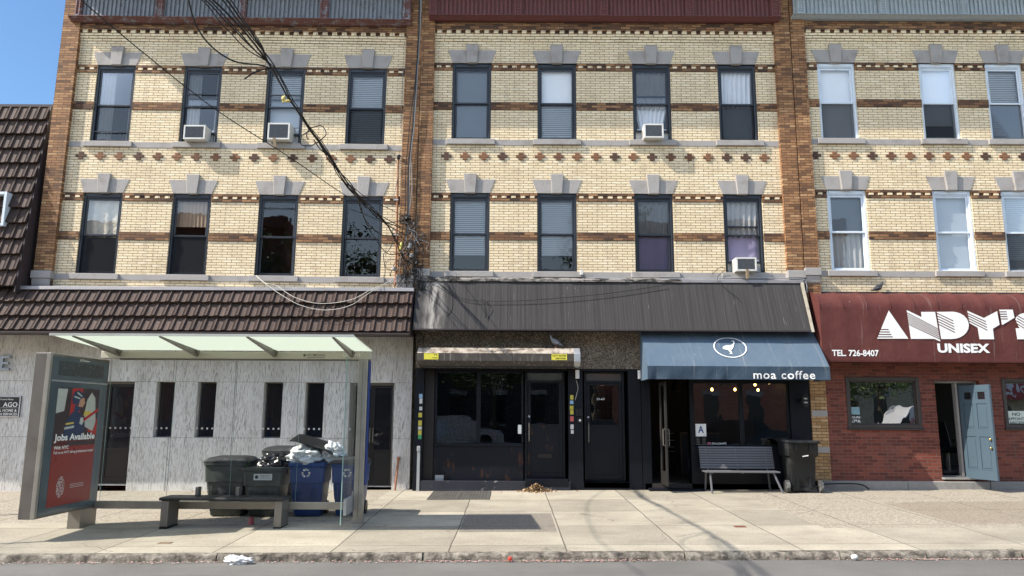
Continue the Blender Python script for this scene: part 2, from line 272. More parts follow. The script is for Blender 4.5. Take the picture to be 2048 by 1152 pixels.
# ---------------------------------------------------------------- mesh building
LOC = {}
class MB:
    def __init__(s): s.v = []; s.f = []; s.m = []
    def add(s, vs, fs, m=0):
        o = len(s.v); s.v += [Vector(p) for p in vs]; s.f += [tuple(i+o for i in f) for f in fs]; s.m += [m]*len(fs); return s
    def box(s, x0, x1, y0, y1, z0, z1, m=0):
        return s.add([(x0,y0,z0),(x1,y0,z0),(x1,y1,z0),(x0,y1,z0),(x0,y0,z1),(x1,y0,z1),(x1,y1,z1),(x0,y1,z1)],
                     [(0,1,5,4),(1,2,6,5),(2,3,7,6),(3,0,4,7),(4,5,6,7),(3,2,1,0)], m)
    def hexa(s, p, m=0):          # 8 points: bottom ring then top ring
        return s.add(p, [(0,1,5,4),(1,2,6,5),(2,3,7,6),(3,0,4,7),(4,5,6,7),(3,2,1,0)], m)
    def quad(s, a, b, c, d, m=0): return s.add([a,b,c,d], [(0,1,2,3)], m)
    def prism(s, poly, y0, y1, m=0):    # polygon in x,z (counter-clockwise seen from the street), front at y0
        n = len(poly)
        vs = [(x,y0,z) for x,z in poly]+[(x,y1,z) for x,z in poly]
        fs = [tuple(range(n)), tuple(range(2*n-1,n-1,-1))]+[(i,i+n,(i+1)%n+n,(i+1)%n) for i in range(n)]
        return s.add(vs, fs, m)
    def extx(s, prof, x0, x1, m=0):     # profile in y,z swept along x
        n = len(prof); vs = [(x0,y,z) for y,z in prof]+[(x1,y,z) for y,z in prof]
        return s.add(vs, [(i,(i+1)%n,(i+1)%n+n,i+n) for i in range(n)]+[tuple(range(n-1,-1,-1)), tuple(range(n,2*n))], m)
    def loft(s, rings, cap=True, m=0):
        n = len(rings[0]); vs = [p for r in rings for p in r]; fs = []
        for k in range(len(rings)-1):
            for i in range(n): fs.append((k*n+i, k*n+(i+1)%n, (k+1)*n+(i+1)%n, (k+1)*n+i))
        if cap: fs += [tuple(range(n-1,-1,-1)), tuple(range((len(rings)-1)*n, len(rings)*n))]
        return s.add(vs, fs, m)
    def tube(s, path, r, n=6, m=0):
        path = [Vector(p) for p in path]; rr = r if isinstance(r, (list, tuple)) else [r]*len(path); rings = []
        prev = None
        for i, p in enumerate(path):
            t = (path[min(i+1, len(path)-1)]-path[max(i-1, 0)])
            if t.length < 1e-9: t = Vector((0,0,1))
            t.normalize()
            if prev is None: prev = t.orthogonal().normalized()
            a = (prev - t*prev.dot(t))
            a = a.normalized() if a.length > 1e-6 else t.orthogonal().normalized()
            prev = a; b = t.cross(a)
            rings.append([p+(a*math.cos(2*math.pi*k/n)+b*math.sin(2*math.pi*k/n))*rr[i] for k in range(n)])
        return s.loft(rings, True, m)
    def cyl(s, a, b, r, n=16, m=0): return s.tube([a, b], r, n, m)
    def grid(s, nu, nv, fn, m=0):
        vs = [fn(i/nu, j/nv) for j in range(nv+1) for i in range(nu+1)]
        return s.add(vs, [(j*(nu+1)+i, j*(nu+1)+i+1, (j+1)*(nu+1)+i+1, (j+1)*(nu+1)+i) for j in range(nv) for i in range(nu)], m)
    def disc(s, c, r, y0, y1, n=20, sx=1.0, m=0):
        return s.prism([(c[0]+math.cos(2*math.pi*k/n)*r*sx, c[1]+math.sin(2*math.pi*k/n)*r) for k in range(n)], y0, y1, m)
    def sphere(s, c, rx, ry, rz, nu=12, nv=8, fn=None, m=0):
        rings = []
        for j in range(1, nv):
            th = math.pi*j/nv; ring = []
            for i in range(nu):
                ph = 2*math.pi*i/nu; d = Vector((math.sin(th)*math.cos(ph), math.sin(th)*math.sin(ph), -math.cos(th)))
                k = fn(d) if fn else 1.0
                ring.append((c[0]+d.x*rx*k, c[1]+d.y*ry*k, c[2]+d.z*rz*k))
            rings.append(ring)
        return s.loft(rings, True, m)
    def xf(s, M):
        s.v = [M @ p for p in s.v]; return s
    def build(s, name, mats, parent=None, tilt=0.0, smooth=False, bev=0.0, loc=None):
        if not isinstance(mats, (list, tuple)): mats = [mats]
        if parent is not None: base = LOC[parent.name]
        else:
            if loc is None:
                xs = [p.x for p in s.v]; ys = [p.y for p in s.v]; zs = [p.z for p in s.v]
                loc = ((min(xs)+max(xs))/2, (min(ys)+max(ys))/2, min(zs))
            base = Vector(loc)
        me = bpy.data.meshes.new(name); me.from_pydata([p-base for p in s.v], [], s.f)
        for mt in mats: me.materials.append(mt)
        me.polygons.foreach_set('material_index', s.m)
        if smooth: me.polygons.foreach_set('use_smooth', [True]*len(s.f))
        bm = bmesh.new(); bm.from_mesh(me); bmesh.ops.recalc_face_normals(bm, faces=bm.faces); bm.to_mesh(me); bm.free()
        me.update()
        if smooth:
            try: me.set_sharp_from_angle(angle=R(40))
            except Exception: pass
        o = bpy.data.objects.new(name, me); COL.objects.link(o)
        if parent is not None: o.parent = parent
        else: o.location = base
        if tilt: o.rotation_euler = (0, tilt, 0)
        if bev:
            b = o.modifiers.new('bevel', 'BEVEL'); b.width = bev; b.segments = 1; b.limit_method = 'ANGLE'
        LOC[o.name] = base
        return o
def tag(o, label, cat=None, group=None, kind=None):
    if label: o['label'] = label
    if cat: o['category'] = cat
    if group: o['group'] = group
    if kind: o['kind'] = kind
    return o
def thing(name, label, cat, loc, group=None, rz=0.0):
    o = bpy.data.objects.new(name, None); COL.objects.link(o); o.location = loc; o.empty_display_size = 0.2
    o.rotation_euler = (0, 0, rz)
    LOC[o.name] = Vector(loc); return tag(o, label, cat, group)
def struct(o): o['kind'] = 'structure'; return o
def copy_tree(o, parent=None):
    c = o.copy(); COL.objects.link(c); c.parent = parent; LOC[c.name] = LOC.get(o.name, Vector((0,0,0)))
    for ch in list(o.children): copy_tree(ch, c)
    return c
TXT = {}
def text_geo(st, bold=0.0, space=1.0):
    key = (st, bold, space)
    if key in TXT: return TXT[key]
    cu = bpy.data.curves.new('t', 'FONT'); cu.body = st; cu.size = 1; cu.resolution_u = 3; cu.offset = bold; cu.space_character = space
    ob = bpy.data.objects.new('t', cu); COL.objects.link(ob)
    bpy.context.view_layer.update()
    me = bpy.data.meshes.new_from_object(ob.evaluated_get(bpy.context.evaluated_depsgraph_get()))
    vs = [(v.co.x, v.co.y) for v in me.vertices]; fs = [tuple(p.vertices) for p in me.polygons]
    bpy.data.objects.remove(ob); bpy.data.curves.remove(cu); bpy.data.meshes.remove(me)
    x0 = min(v[0] for v in vs); x1 = max(v[0] for v in vs); y0 = min(v[1] for v in vs); y1 = max(v[1] for v in vs)
    TXT[key] = ([((a-x0)/(x1-x0), (b-y0)/(y1-y0)) for a, b in vs], fs); return TXT[key]
def put_text(mb, st, mapf, bold=0.0, m=0, space=1.0):
    vs, fs = text_geo(st, bold, space)
    mb.add([mapf(u, v) for u, v in vs], fs, m)
def flat_text(mb, st, x0, x1, z0, z1, Y, bold=0.0, m=0, mirror=False, space=1.0):
    put_text(mb, st, (lambda u, v: ((x1-(x1-x0)*u) if mirror else (x0+(x1-x0)*u), Y, z0+(z1-z0)*v)), bold, m, space)
def rrect(cx, cy, w, d, z, r=0.04, n=3):
    pts = []
    for sx, sy, a0 in ((1,1,0),(-1,1,90),(-1,-1,180),(1,-1,270)):
        for k in range(n+1):
            a = R(a0+90*k/n); pts.append((cx+sx*(w/2-r)+r*math.cos(a), cy+sy*(d/2-r)+r*math.sin(a), z))
    return pts
def smooth_path(pts, n=8):
    pts = [Vector(p) for p in pts]; out = []
    P = [pts[0]*2-pts[1]]+pts+[pts[-1]*2-pts[-2]]
    for i in range(1, len(P)-2):
        a, b, c, d = P[i-1], P[i], P[i+1], P[i+2]
        for k in range(n):
            t = k/n
            out.append(0.5*((2*b)+(-a+c)*t+(2*a-5*b+4*c-d)*t*t+(-a+3*b-3*c+d)*t*t*t))
    out.append(pts[-1]); return out
def wall(mb, x0, x1, z0, z1, Y, ops, depth=0.3, m=0, back=True):
    xs = sorted(set([x0, x1]+[v for o in ops for v in o[:2] if x0 < v < x1])); zs = sorted(set([z0, z1]+[v for o in ops for v in o[2:4] if z0 < v < z1]))
    def hole(xa, xb, za, zb):
        cx = (xa+xb)/2; cz = (za+zb)/2
        return any(o[0] < cx < o[1] and o[2] < cz < o[3] for o in ops)
    for xa, xb in zip(xs, xs[1:]):
        for za, zb in zip(zs, zs[1:]):
            if hole(xa, xb, za, zb): continue
            mb.quad((xa,Y,za),(xb,Y,za),(xb,Y,zb),(xa,Y,zb), m)
            if back: mb.quad((xb,Y+depth,za),(xa,Y+depth,za),(xa,Y+depth,zb),(xb,Y+depth,zb), m)
    for a, b, c, d in [o[:4] for o in ops]:
        mb.quad((a,Y,c),(a,Y+depth,c),(a,Y+depth,d),(a,Y,d), m); mb.quad((b,Y+depth,c),(b,Y,c),(b,Y,d),(b,Y+depth,d), m)
        if d < z1: mb.quad((a,Y,d),(a,Y+depth,d),(b,Y+depth,d),(b,Y,d), m)
        if c > z0: mb.quad((a,Y+depth,c),(a,Y,c),(b,Y,c),(b,Y+depth,c), m)
    mb.quad((x0,Y+depth,z0),(x0,Y,z0),(x0,Y,z1),(x0,Y+depth,z1), m); mb.quad((x1,Y,z0),(x1,Y+depth,z0),(x1,Y+depth,z1),(x1,Y,z1), m)
    mb.quad((x0,Y,z1),(x1,Y,z1),(x1,Y+depth,z1),(x0,Y+depth,z1), m)
    return mb
def frame_rect(mb, x0, x1, z0, z1, y0, y1, t, tb=None, tt=None, m=0):
    tb = t if tb is None else tb; tt = t if tt is None else tt
    mb.box(x0, x0+t, y0, y1, z0, z1, m); mb.box(x1-t, x1, y0, y1, z0, z1, m)
    mb.box(x0+t, x1-t, y0, y1, z0, z0+tb, m); mb.box(x0+t, x1-t, y0, y1, z1-tt, z1, m)
# window covering made as a rippled sheet
def venetian(x0, x1, z0, z1, Y):
    mb = MB(); n = max(2, int((z1-z0)/0.045)); vs = []; fs = []
    for k in range(n):
        a = z1-(z1-z0)*k/n; b = z1-(z1-z0)*(k+0.93)/n
        mb.quad((x0,Y+0.012,a),(x1,Y+0.012,a),(x1,Y-0.006,b),(x0,Y-0.006,b))
    return mb
def drape(x0, x1, z0, z1, Y, folds=7, amp=0.025, skew=0.0, seed=0):
    mb = MB(); rnd = random.Random(seed); ph = rnd.random()*6
    def fn(u, v):
        x = x0+(x1-x0)*u; z = z0+(z1-z0)*v
        xx = x + skew*(1-v)*(u-0.5)
        return (xx, Y+amp*math.sin(u*folds*6.283+ph+0.8*math.sin(3*v+ph))*(1.1-0.4*v), z)
    return mb.grid(folds*8, 6, fn)
def sheet(x0, x1, z0, z1, Y): return MB().quad((x0,Y,z0),(x1,Y,z0),(x1,Y,z1),(x0,Y,z1))
def make_window(B, x0, x1, z0, z1, Y, fm, covers, screen=False, tilt=0.0, raised=0.0, storm=None, seed=0):
    """double-hung window set in the wall opening; covers = [(top fraction, bottom fraction, kind)]"""
    t = 0.055; g = 0.003
    mb = MB(); frame_rect(mb, x0+g, x1-g, z0+g, z1-g, Y+0.03, Y+0.17, t, 0.03, 0.085)
    mb.box(x0+t, x1-t, Y+0.045, Y+0.16, z1-0.115, z1-0.089)
    W = mb.build('window', fm, B, tilt, bev=0.006)
    a, b = x0+t+0.004, x1-t-0.004; zt = z1-0.119; zb = z0+0.034; zm = (zt+zb)/2+0.01
    s = 0.042
    m1 = MB(); frame_rect(m1, a, b, zm-0.02, zt, Y+0.055, Y+0.085, s); m1.build('sash', fm, W, bev=0.004)
    lb = zb+raised
    m2 = MB(); frame_rect(m2, a+0.001, b-0.001, lb, zm+0.022+raised, Y+0.088, Y+0.118, s, 0.05); m2.build('sash', fm, W, bev=0.004)
    def pane(xa, xb, za, zb_, yy):
        # float glass never sits dead plumb
        jx = random.uniform(-0.002, 0.002); jz = random.uniform(-0.003, 0.003)
        MB().quad((xa,yy-jx,za),(xb,yy+jx,za),(xb,yy+jx+jz,zb_),(xa,yy-jx+jz,zb_)).build('pane', M_glass, W)
    pane(a+s, b-s, zm+0.022, zt-s, Y+0.070); pane(a+s, b-s, lb+0.05, zm+0.02+raised-s, Y+0.103)
    if storm:
        mb = MB(); mb.box(a+0.002, b-0.002, Y+0.040, Y+0.052, z1-(z1-z0)*storm-0.012, z1-(z1-z0)*storm+0.012); mb.build('sash_rail', fm, W)
    if screen:
        MB().quad((a+0.01,Y+0.080,zb+0.01),(b-0.01,Y+0.080,zb+0.01),(b-0.01,Y+0.080,zm-0.022),(a+0.01,Y+0.080,zm-0.022)).build('insect_screen', M_screen, W)
    H = zt-zb
    for i, (f0, f1, kind) in enumerate(covers):
        c0 = zt-H*f0; c1 = zt-H*f1; y = Y+0.145+0.03*i
        if kind == 'blind': venetian(a, b, c1, c0, y).build('blind', M_blind, W)
        elif kind == 'greyblind': venetian(a, b, c1, c0, y).build('blind', M_shade, W)
        elif kind == 'shade': sheet(a, b, c1, c0, y).build('roller_shade', M_blind, W)
        elif kind == 'greyshade': sheet(a, b, c1, c0, y).build('roller_shade', M_shade, W)
        elif kind == 'tan': drape(a, b, c1, c0, y, 9, 0.008).build('roller_shade', M_tanshade, W)
        elif kind == 'foil': drape(a, b, c1, c0, y, 3, 0.02, seed=seed).build('curtain', M_foil, W, smooth=True)
        elif kind == 'curtain': drape(a, b, c1, c0, y, 7, 0.025, seed=seed).build('curtain', M_curt, W, smooth=True)
        elif kind == 'dull': drape(a, b, c1, c0, y, 6, 0.025, seed=seed).build('curtain', M_dullcurt, W, smooth=True)
        elif kind == 'purple': drape(a, b, c1, c0, y, 3, 0.012, seed=seed).build('curtain', M_purple, W, smooth=True)
        elif kind == 'side':
            drape(a, a+(b-a)*0.42, c1, c0, y, 4, 0.025, seed=seed).build('curtain', M_dullcurt, W, smooth=True)
            drape(b-(b-a)*0.12, b, c1, c0, y, 2, 0.02, seed=seed+1).build('curtain', M_dullcurt, W, smooth=True)
        elif kind == 'wedge': drape(a, b, c1, c0, y, 7, 0.025, -0.35, seed).build('curtain', M_curt, W, smooth=True)
    return W
def lintel(B, x0, x1, z, Y, tilt=0.0):
    fl = 0.115; h = 0.32; c = (x0+x1)/2
    kb, kt, kh = 0.115, 0.15, 0.44
    mb = MB()
    xc = lambda s, zz: c+s*(kb+(kt-kb)*zz/kh)
    mb.prism([(x0, z), (x1, z), (x1+fl, z+h), (x0-fl, z+h)], Y-0.012, Y+0.08)
    L = mb.build('lintel', M_stone, B, tilt, bev=0.005)
    MB().prism([(c-kb, z-0.012), (c+kb, z-0.012), (c+kt, z+kh), (c-kt, z+kh)], Y-0.062, Y+0.08).build('keystone', M_stone, L, bev=0.01)
def cross(B, x, z, Y, tilt, m):
    h = 0.060; mb = MB()
    mb.box(x-0.05, x+0.05, Y-0.020, Y+0.05, z+h*0.5+.004, z+h*1.5-0.003); mb.box(x-0.05, x+0.05, Y-0.020, Y+0.05, z-h*1.5+0.003, z-h*0.5-.004)
    mb.box(x-0.115, x+0.115, Y-0.020, Y+0.05, z-h*0.46, z+h*0.46)
    mb.build('brick_cross', m, B, tilt)
# ---------------------------------------------------------------- the brick row
RH = 0.060
M_crossb = [paint('dark header brick', (.085,.045,.03), .75, var=.3, vs=25), paint('brown header brick', (.15,.07,.038), .75, var=.3, vs=25), paint('orange brown header brick', (.21,.10,.05), .75, var=.3, vs=25)]
def snap(z): return round(z/RH)*RH
def facade(name, label, tilt, pxc, ends, lev, wins_u, wins_l, spec_u, spec_l, fm, pil, crosses, cor, cor_ends, brackets, corY, pil_split=None):
    xl = UX(ends[0], 300, YF); xr = UX(ends[1], 300, YF)
    B = thing(name, label, 'building', ((xl+xr)/2, YF, 0))
    piv = LOC[B.name]
    def un(p):
        d = Vector(p)-piv; c, s = math.cos(tilt), math.sin(tilt)
        return Vector((d.x*c-d.z*s, d.y, d.x*s+d.z*c))+piv
    def V(px, py, Y=YF): return un(U(px, py, Y))
    lv = {k: V(pxc, v).z for k, v in lev.items()}
    for k in ('lu', 'su', 'll', 'sl', 'mu', 'ml', 'cr'): lv[k] = snap(lv[k])
    lv['cr'] += RH/2
    su, lu, sl, ll = lv['su'], lv['lu'], lv['sl'], lv['ll']
    WU = []; WL = []
    for lst, out, za, zb in ((wins_u, WU, 131, 281), (wins_l, WL, 388, 546)):
        for (ta, tb, ba, bb) in lst:
            a = V((ta+ba)/2, (za+zb)/2).x; b = V((tb+bb)/2, (za+zb)/2).x; out.append((a, b))
    ops = [(a, b, su, lu) for a, b in WU]+[(a, b, sl, ll) for a, b in WL]
    ztop = 12.2
    mb = wall(MB(), xl, xr, 3.9, ztop, YF, ops, 0.3)
    mb.box(xl, xr, YF+3.6, YF+12, 0, ztop); mb.box(xl, xl+0.2, YF+0.31, YF+3.6, 3.9, ztop); mb.box(xr-0.2, xr, YF+0.31, YF+3.6, 3.9, ztop)
    mb.build('brick_wall', M_cream, B, tilt)
    zf = snap((ll+su)/2)
    rm = MB()
    for z0, z1 in ((4.0, zf), (zf+0.1, ztop-0.3)):
        rm.quad((xl+.25,YF+3.5,z0),(xr-.25,YF+3.5,z0),(xr-.25,YF+3.5,z1),(xl+.25,YF+3.5,z1))
        rm.quad((xl+.25,YF+.32,z0),(xr-.25,YF+.32,z0),(xr-.25,YF+3.5,z0),(xl+.25,YF+3.5,z0))
        rm.quad((xl+.25,YF+.32,z1),(xr-.25,YF+.32,z1),(xr-.25,YF+3.5,z1),(xl+.25,YF+3.5,z1))
        for xx in (xl+.25, xr-.25): rm.quad((xx,YF+.32,z0),(xx,YF+3.5,z0),(xx,YF+3.5,z1),(xx,YF+.32,z1))
    for (a, b), (c, d) in zip(WU, WU[1:]): rm.box((b+c)/2-.05, (b+c)/2+.05, YF+.32, YF+3.49, zf+.11, ztop-.31)
    for (a, b), (c, d) in zip(WL, WL[1:]): rm.box((b+c)/2-.05, (b+c)/2+.05, YF+.32, YF+3.49, 4.01, zf-.01)
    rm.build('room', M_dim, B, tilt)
    # pilasters
    P = []
    for (pa, pb) in pil:
        a = V(pa, 200).x; b = V(pb, 200).x; P.append((a, b))
        mb = MB().box(a, b, YF-0.10, YF, 4.05, ztop-1.0)
        mb.build('pilaster', M_pil, B, tilt)
        mb = MB(); mb.box(a-0.02, b+0.02, YF-0.16, YF, sl-0.13, sl+0.04); mb.extx([(YF-0.14, sl-0.13), (YF, sl-0.13), (YF, sl-0.36), (YF-0.06, sl-0.36), (YF-0.12, sl-0.27)], a, b)
        mb.build('corbel', M_stone, B, tilt, bev=0.01)
    ia = P[0][1] if len(P) and pil[0][0] <= ends[0]+30 else xl
    ib = P[-1][0] if len(P) > 1 or pil[0][0] > ends[0]+30 else xr
    if ia > ib: ia, ib = xl, xr
    if name == 'brick_building' and pil_split: ib = min(ib, xr)
    def spans(ws, z=None):
        e = [ia]+[v for w_ in ws for v in w_]+[ib]
        return [(e[i], e[i+1]) for i in range(0, len(e), 2) if e[i+1]-e[i] > 0.02]
    # middle brown bands, dentil bands beside the window heads, sill course
    for k, ws in (('mu', WU), ('ml', WL)):
        for a, b in spans(ws): MB().box(a, b, YF-0.022, YF+0.02, lv[k], lv[k]+3*RH).build('brown_band', M_brown, B, tilt)
    for zt, ws in ((lu, WU), (ll, WL)):
        for a, b in spans(ws):
            mb = MB(); d = MB()
            mb.box(a, b, YF-0.022, YF+0.02, zt-RH, zt); mb.box(a, b, YF-0.022, YF+0.02, zt-3*RH, zt-2*RH); mb.box(a, b, YF-0.004, YF+0.02, zt-2*RH, zt-RH)
            n = max(1, round((b-a)/0.21)); st = (b-a)/n
            for i in range(n): d.box(a+st*(i+.5)-.052, a+st*(i+.5)+.052, YF-0.028, YF+0.02, zt-2*RH+0.004, zt-RH-0.004)
            o = mb.build('dentil_band', M_brown, B, tilt); d.build('dentil_blocks', M_cream, o)
    for zs, ws in ((su, WU), (sl, WL)):
        for a, b in spans(ws):
            n = max(1, round((b-a)/1.9))
            for i in range(n):
                MB().box(a+(b-a)*i/n+0.002, a+(b-a)*(i+1)/n-0.002, YF-0.012, YF+0.02, zs-0.13, zs-0.001).build('string_course', M_stone, B, tilt)
        # behind sills
        for a, b in ws: MB().box(a-0.10, b+0.10, YF-0.065, YF+0.06, zs-0.125, zs+0.004).build('sill', M_stone, B, tilt, bev=0.008)
    for a, b in WU: lintel(B, a, b, lu, YF, tilt)
    for a, b in WL: lintel(B, a, b, ll, YF, tilt)
    # crosses
    rnd = random.Random(3)
    for i in range(crosses[2]):
        p = V(crosses[0]+crosses[1]*i, 316); cross(B, p.x, lv['cr'], YF, tilt, rnd.choice(M_crossb))
    # corbelled courses and dentils below the cornice
    zc = V(pxc, lev['cb'], YF-0.1).z
    zd = snap(V(pxc, lev['td'], YF-0.05).z)
    mb = MB(); mb.box(ia, ib, YF-0.058, YF, zd+RH+0.016, zc+0.03); mb.build('brown_band', M_brown, B, tilt)
    mb = MB(); mb.box(ia, ib, YF-0.018, YF, zd, zd+RH+.015); o = mb.build('dentil_band', M_brown, B, tilt)
    mb = MB(); n = round((ib-ia)/0.222); st = (ib-ia)/n
    for i in range(n): mb.box(ia+st*(i+.5)-.056, ia+st*(i+.5)+.056, YF-0.06, YF, zd+0.002, zd+RH+.014)
    mb.box(ia, ib, YF-0.045, YF, zd-RH, zd-0.001); mb.box(ia, ib, YF-0.032, YF, zd-2*RH, zd-RH-0.001); mb.box(ia, ib, YF-0.016, YF, zd-3*RH, zd-2*RH-0.001)
    mb.build('dentil_blocks', M_cream, o)
    # cornice
    ca = V(cor_ends[0], 40, YF-0.3).x; cb_ = V(cor_ends[1], 40, YF-0.3).x
    z0 = V(pxc, lev['cb'], YF-0.02).z; z1 = V(pxc, lev['ct'], YF-0.3).z; h = z1-z0; y = YF
    mb = MB(); mb.extx([(y, z0), (y-.16, z0), (y-.17, z0+h*.22), (y-.20, z0+h*.25), (y-.20, z0+h*.45), (y-.235, z0+h*.5), (y-.25, z0+h*.72), (y-.30, z0+h*.78), (y-.30, z1), (y-.14, z1+0.012), (y, z1+0.012)], ca, cb_)
    zt = 11.42
    C = mb.build('cornice', cor[0], B, tilt, bev=0.004)
    zfr = z1+0.014
    mb = MB().box(ca+.06, cb_-.06, y-.12, y, zfr, zt)
    x = ca+0.2
    while x < cb_-0.2:
        mb.box(x-.032, x+.022, y-.15, y-.12, zfr+.07, zt); x += 0.098
    mb.build('frieze', cor[1], C)
    for pa, pb in brackets:
        a = V(pa, 15, YF-.2).x; b = V(pb, 15, YF-.2).x
        mb = MB(); mb.box(a, b, y-.20, y-.10, zfr, zt); frame_rect(mb, a+.02, b-.02, zfr+.03, zt, y-.225, y-.2, .03)
        for k in range(10): mb.box(a+.05, b-.05, y-.213, y-.2, zfr+.10+k*.06, zfr+.125+k*.06)
        mb.build('bracket', cor[0], C, bev=0.004)
    MB().extx([(y, zt), (y-.3, zt), (y-.55, zt+.12), (y-corY, zt+.18), (y-corY, zt+.30), (y-corY-.06, zt+.42), (y-corY-.06, zt+.5), (y, zt+.62)], ca-.1, cb_+.1).build('crown', cor[0], C)
    for (a, b), sp in zip(WU, spec_u): make_window(B, a, b, su, lu, YF, fm, tilt=tilt, **sp)
    for (a, b), sp in zip(WL, spec_l): make_window(B, a, b, sl, ll, YF, fm, tilt=tilt, **sp)
    return B, lv, WU, WL, V
CORY = 1.12
BL, LVL, WLu, WLl, VL = facade('brick_building', 'cream brick building with peeling red and slate grey cornice above the brown tiled storefront roof', R(0.43), 478, (112, 838),
    dict(lu=132, su=284.6, ll=389, sl=552, mu=222, ml=485, cr=319.5, cb=52, ct=34, td=70),
    [(194,273.3,180,257.3), (369.3,445.3,356.7,434.3), (536,611,524,603.7), (696,773.7,691,769.7)],
    [(166.7,246,150,230.7), (346,425,332,410), (517,598,510,589), (686,767,679.7,761)],
    [dict(covers=[(0,1,'side')], seed=1, storm=0.86), dict(covers=[(0,1,'side')], seed=5, raised=0.2, storm=0.36), dict(covers=[(0,.36,'blind'), (.36,.75,'greyshade')], raised=0.2, storm=0.36), dict(covers=[(0,1,'blind')], screen=True)],
    [dict(covers=[(0,.52,'foil')], seed=2, screen=True), dict(covers=[(0,.36,'tan')], screen=True), dict(covers=[], storm=0.16), dict(covers=[])],
    M_darkframe, [(113,148), (809,840)], (161.7,38.55,17), (M_corL, M_corLf), (133,822), [(150,163),(310,327),(478,492),(640,657),(806,822)], CORY)
BM, LVM, WMu, WMl, VM = facade('brick_building', 'cream brick building with maroon cornice above the black storefronts and coffee shop', 0.0, 1200, (838.6, 1585),
    dict(lu=128.5, su=281.7, ll=385, sl=546, mu=219, ml=481, cr=316.5, cb=47, ct=30, td=67),
    [(905.3,982,903,982), (1074.7,1152.3,1075,1153), (1264.7,1340,1266.3,1344.7), (1434.7,1511,1439.7,1517)],
    [(901,980,898,977.7), (1074.7,1154,1074,1154), (1268,1346.7,1271.3,1349), (1444.7,1524,1452.3,1531.3)],
    [dict(covers=[(0,1,'greyshade')]), dict(covers=[(0,.5,'shade'), (.5,1,'blind')]), dict(covers=[(0,.55,'dull'), (.5,1,'wedge')], seed=3, raised=0.2), dict(covers=[(0,.52,'curtain'),(.5,1,'greyshade')], seed=4, screen=True)],
    [dict(covers=[(0,.78,'blind')], seed=2), dict(covers=[(0,.78,'blind')]), dict(covers=[(0,.5,'dull'), (.5,1,'purple')], seed=7), dict(covers=[(0,.5,'dull'), (.5,1,'purple')], seed=8, raised=0.2)],
    M_darkframe, [(841,867.5), (1553,1584)], (892.7,37.4,18), (M_corM, M_corM), (858,1563), [(858,875),(1028,1045),(1199,1217),(1370,1389),(1541,1561)], CORY)
BR, LVR, WRu, WRl, VR = facade('brick_building', 'cream brick building with pale blue cornice and white window frames above the maroon awning', 0.0, 1800, (1585.6, 2420),
    dict(lu=126.5, su=278.5, ll=381.5, sl=545, mu=216, ml=477, cr=312.5, cb=44, ct=27, td=64),
    [(1633,1708.7,1643.7,1720), (1836.7,1907.7,1848.7,1925.3), (1968.7,2042,1984,2060), (2170,2244,2190,2266)],
    [(1652.7,1732.7,1664.3,1743.3), (1862.7,1941.7,1879.3,1957.7), (2000,2078,2018.7,2097), (2210,2288,2230,2308)],
    [dict(covers=[(0,1,'shade')], screen=True), dict(covers=[(0,.8,'shade')], screen=True), dict(covers=[(0,.93,'blind')], screen=True), dict(covers=[(0,.5,'blind')])],
    [dict(covers=[(0,.5,'greyshade'), (.5,1,'dull')], seed=9), dict(covers=[(0,1,'greyshade')]), dict(covers=[(0,.85,'greyblind')], screen=True), dict(covers=[(0,.5,'blind')])],
    M_paleframe, [(1586,1614)], (1631.7,37.7,12), (M_corR, M_corR), (1589,2400), [(1593,1611),(1758,1774),(1922,1938),(2086,2102),(2250,2266)], CORY)
# ---------------------------------------------------------------- air conditioners in the windows
def air_con(px0, px1, py0, py1, label, side, Vf, tilt=0.0, bracket=False, wz=None):
    a = Vf(px0, (py0+py1)/2, YF-.22).x; b = Vf(px1, (py0+py1)/2, YF-.22).x
    z0 = Vf((px0+px1)/2, py1, YF-.22).z; z1 = Vf((px0+px1)/2, py0, YF-.22).z
    t = thing('air_conditioner', label, 'air conditioner', ((a+b)/2, YF-.2, z0), 'window air conditioners')
    y0, y1 = YF-.24, YF+.20
    mb = MB(); mb.box(a, b, y0+.03, y1, z0, z1); frame_rect(mb, a, b, z0, z1, y0, y0+.03, .035)
    for k in range(9): mb.box(a-.004, a, y0+.10, y1-.12, z0+.05+k*.02, z0+.06+k*.02)
    mb.build('casing', M_acwhite, t, bev=0.008)
    mb = MB(); mb.box(a+.035, b-.035, y0+.014, y0+.029, z0+.035, z1-.035)
    x = a+.05
    while x < b-.05: mb.box(x, x+.004, y0+.006, y0+.014, z0+.04, z1-.04); x += .018
    mb.build('grille', M_acgrille, t)
    wa, wb = side
    mb = MB()
    for xa, xb in ((wa+.06, a), (b, wb-.06)):
        if xb-xa < .02: continue
        n = max(2, int((xb-xa)/.022))
        for i in range(n):
            mb.box(xa+(xb-xa)*i/n, xa+(xb-xa)*(i+.6)/n, YF+.148, YF+.165, z0+.0, z1+.02); mb.box(xa+(xb-xa)*(i+.6)/n, xa+(xb-xa)*(i+1)/n, YF+.156, YF+.165, z0+.0, z1+.02)
    mb.build('side_panel', M_white if not bracket else M_acwhite, t)
    if bracket:
        c = a+(b-a)*(.36 if bracket == 1 else .55); mb = MB()
        mb.hexa([(c-.03,y0+.02,z0-.17),(c+.03,y0+.02,z0-.17),(c+.03,y0+.05,z0-.17),(c-.03,y0+.05,z0-.17),(c-.05,y0-.03,z0+.03),(c+.01,y0-.03,z0+.03),(c+.01,y0,z0+.03),(c-.05,y0,z0+.03)])
        mb.build('support_bracket', paint('wooden wedge', (0.36, 0.27, 0.17), 0.7), t)
    return t
air_con(373, 416, 250, 278, 'small white air conditioner in second top window of the building with the slate grey cornice', WLu[1], VL)
air_con(541, 585, 247, 280, 'white air conditioner held by a slanting wooden bracket under the cable bundle', WLu[2], VL, bracket=1)
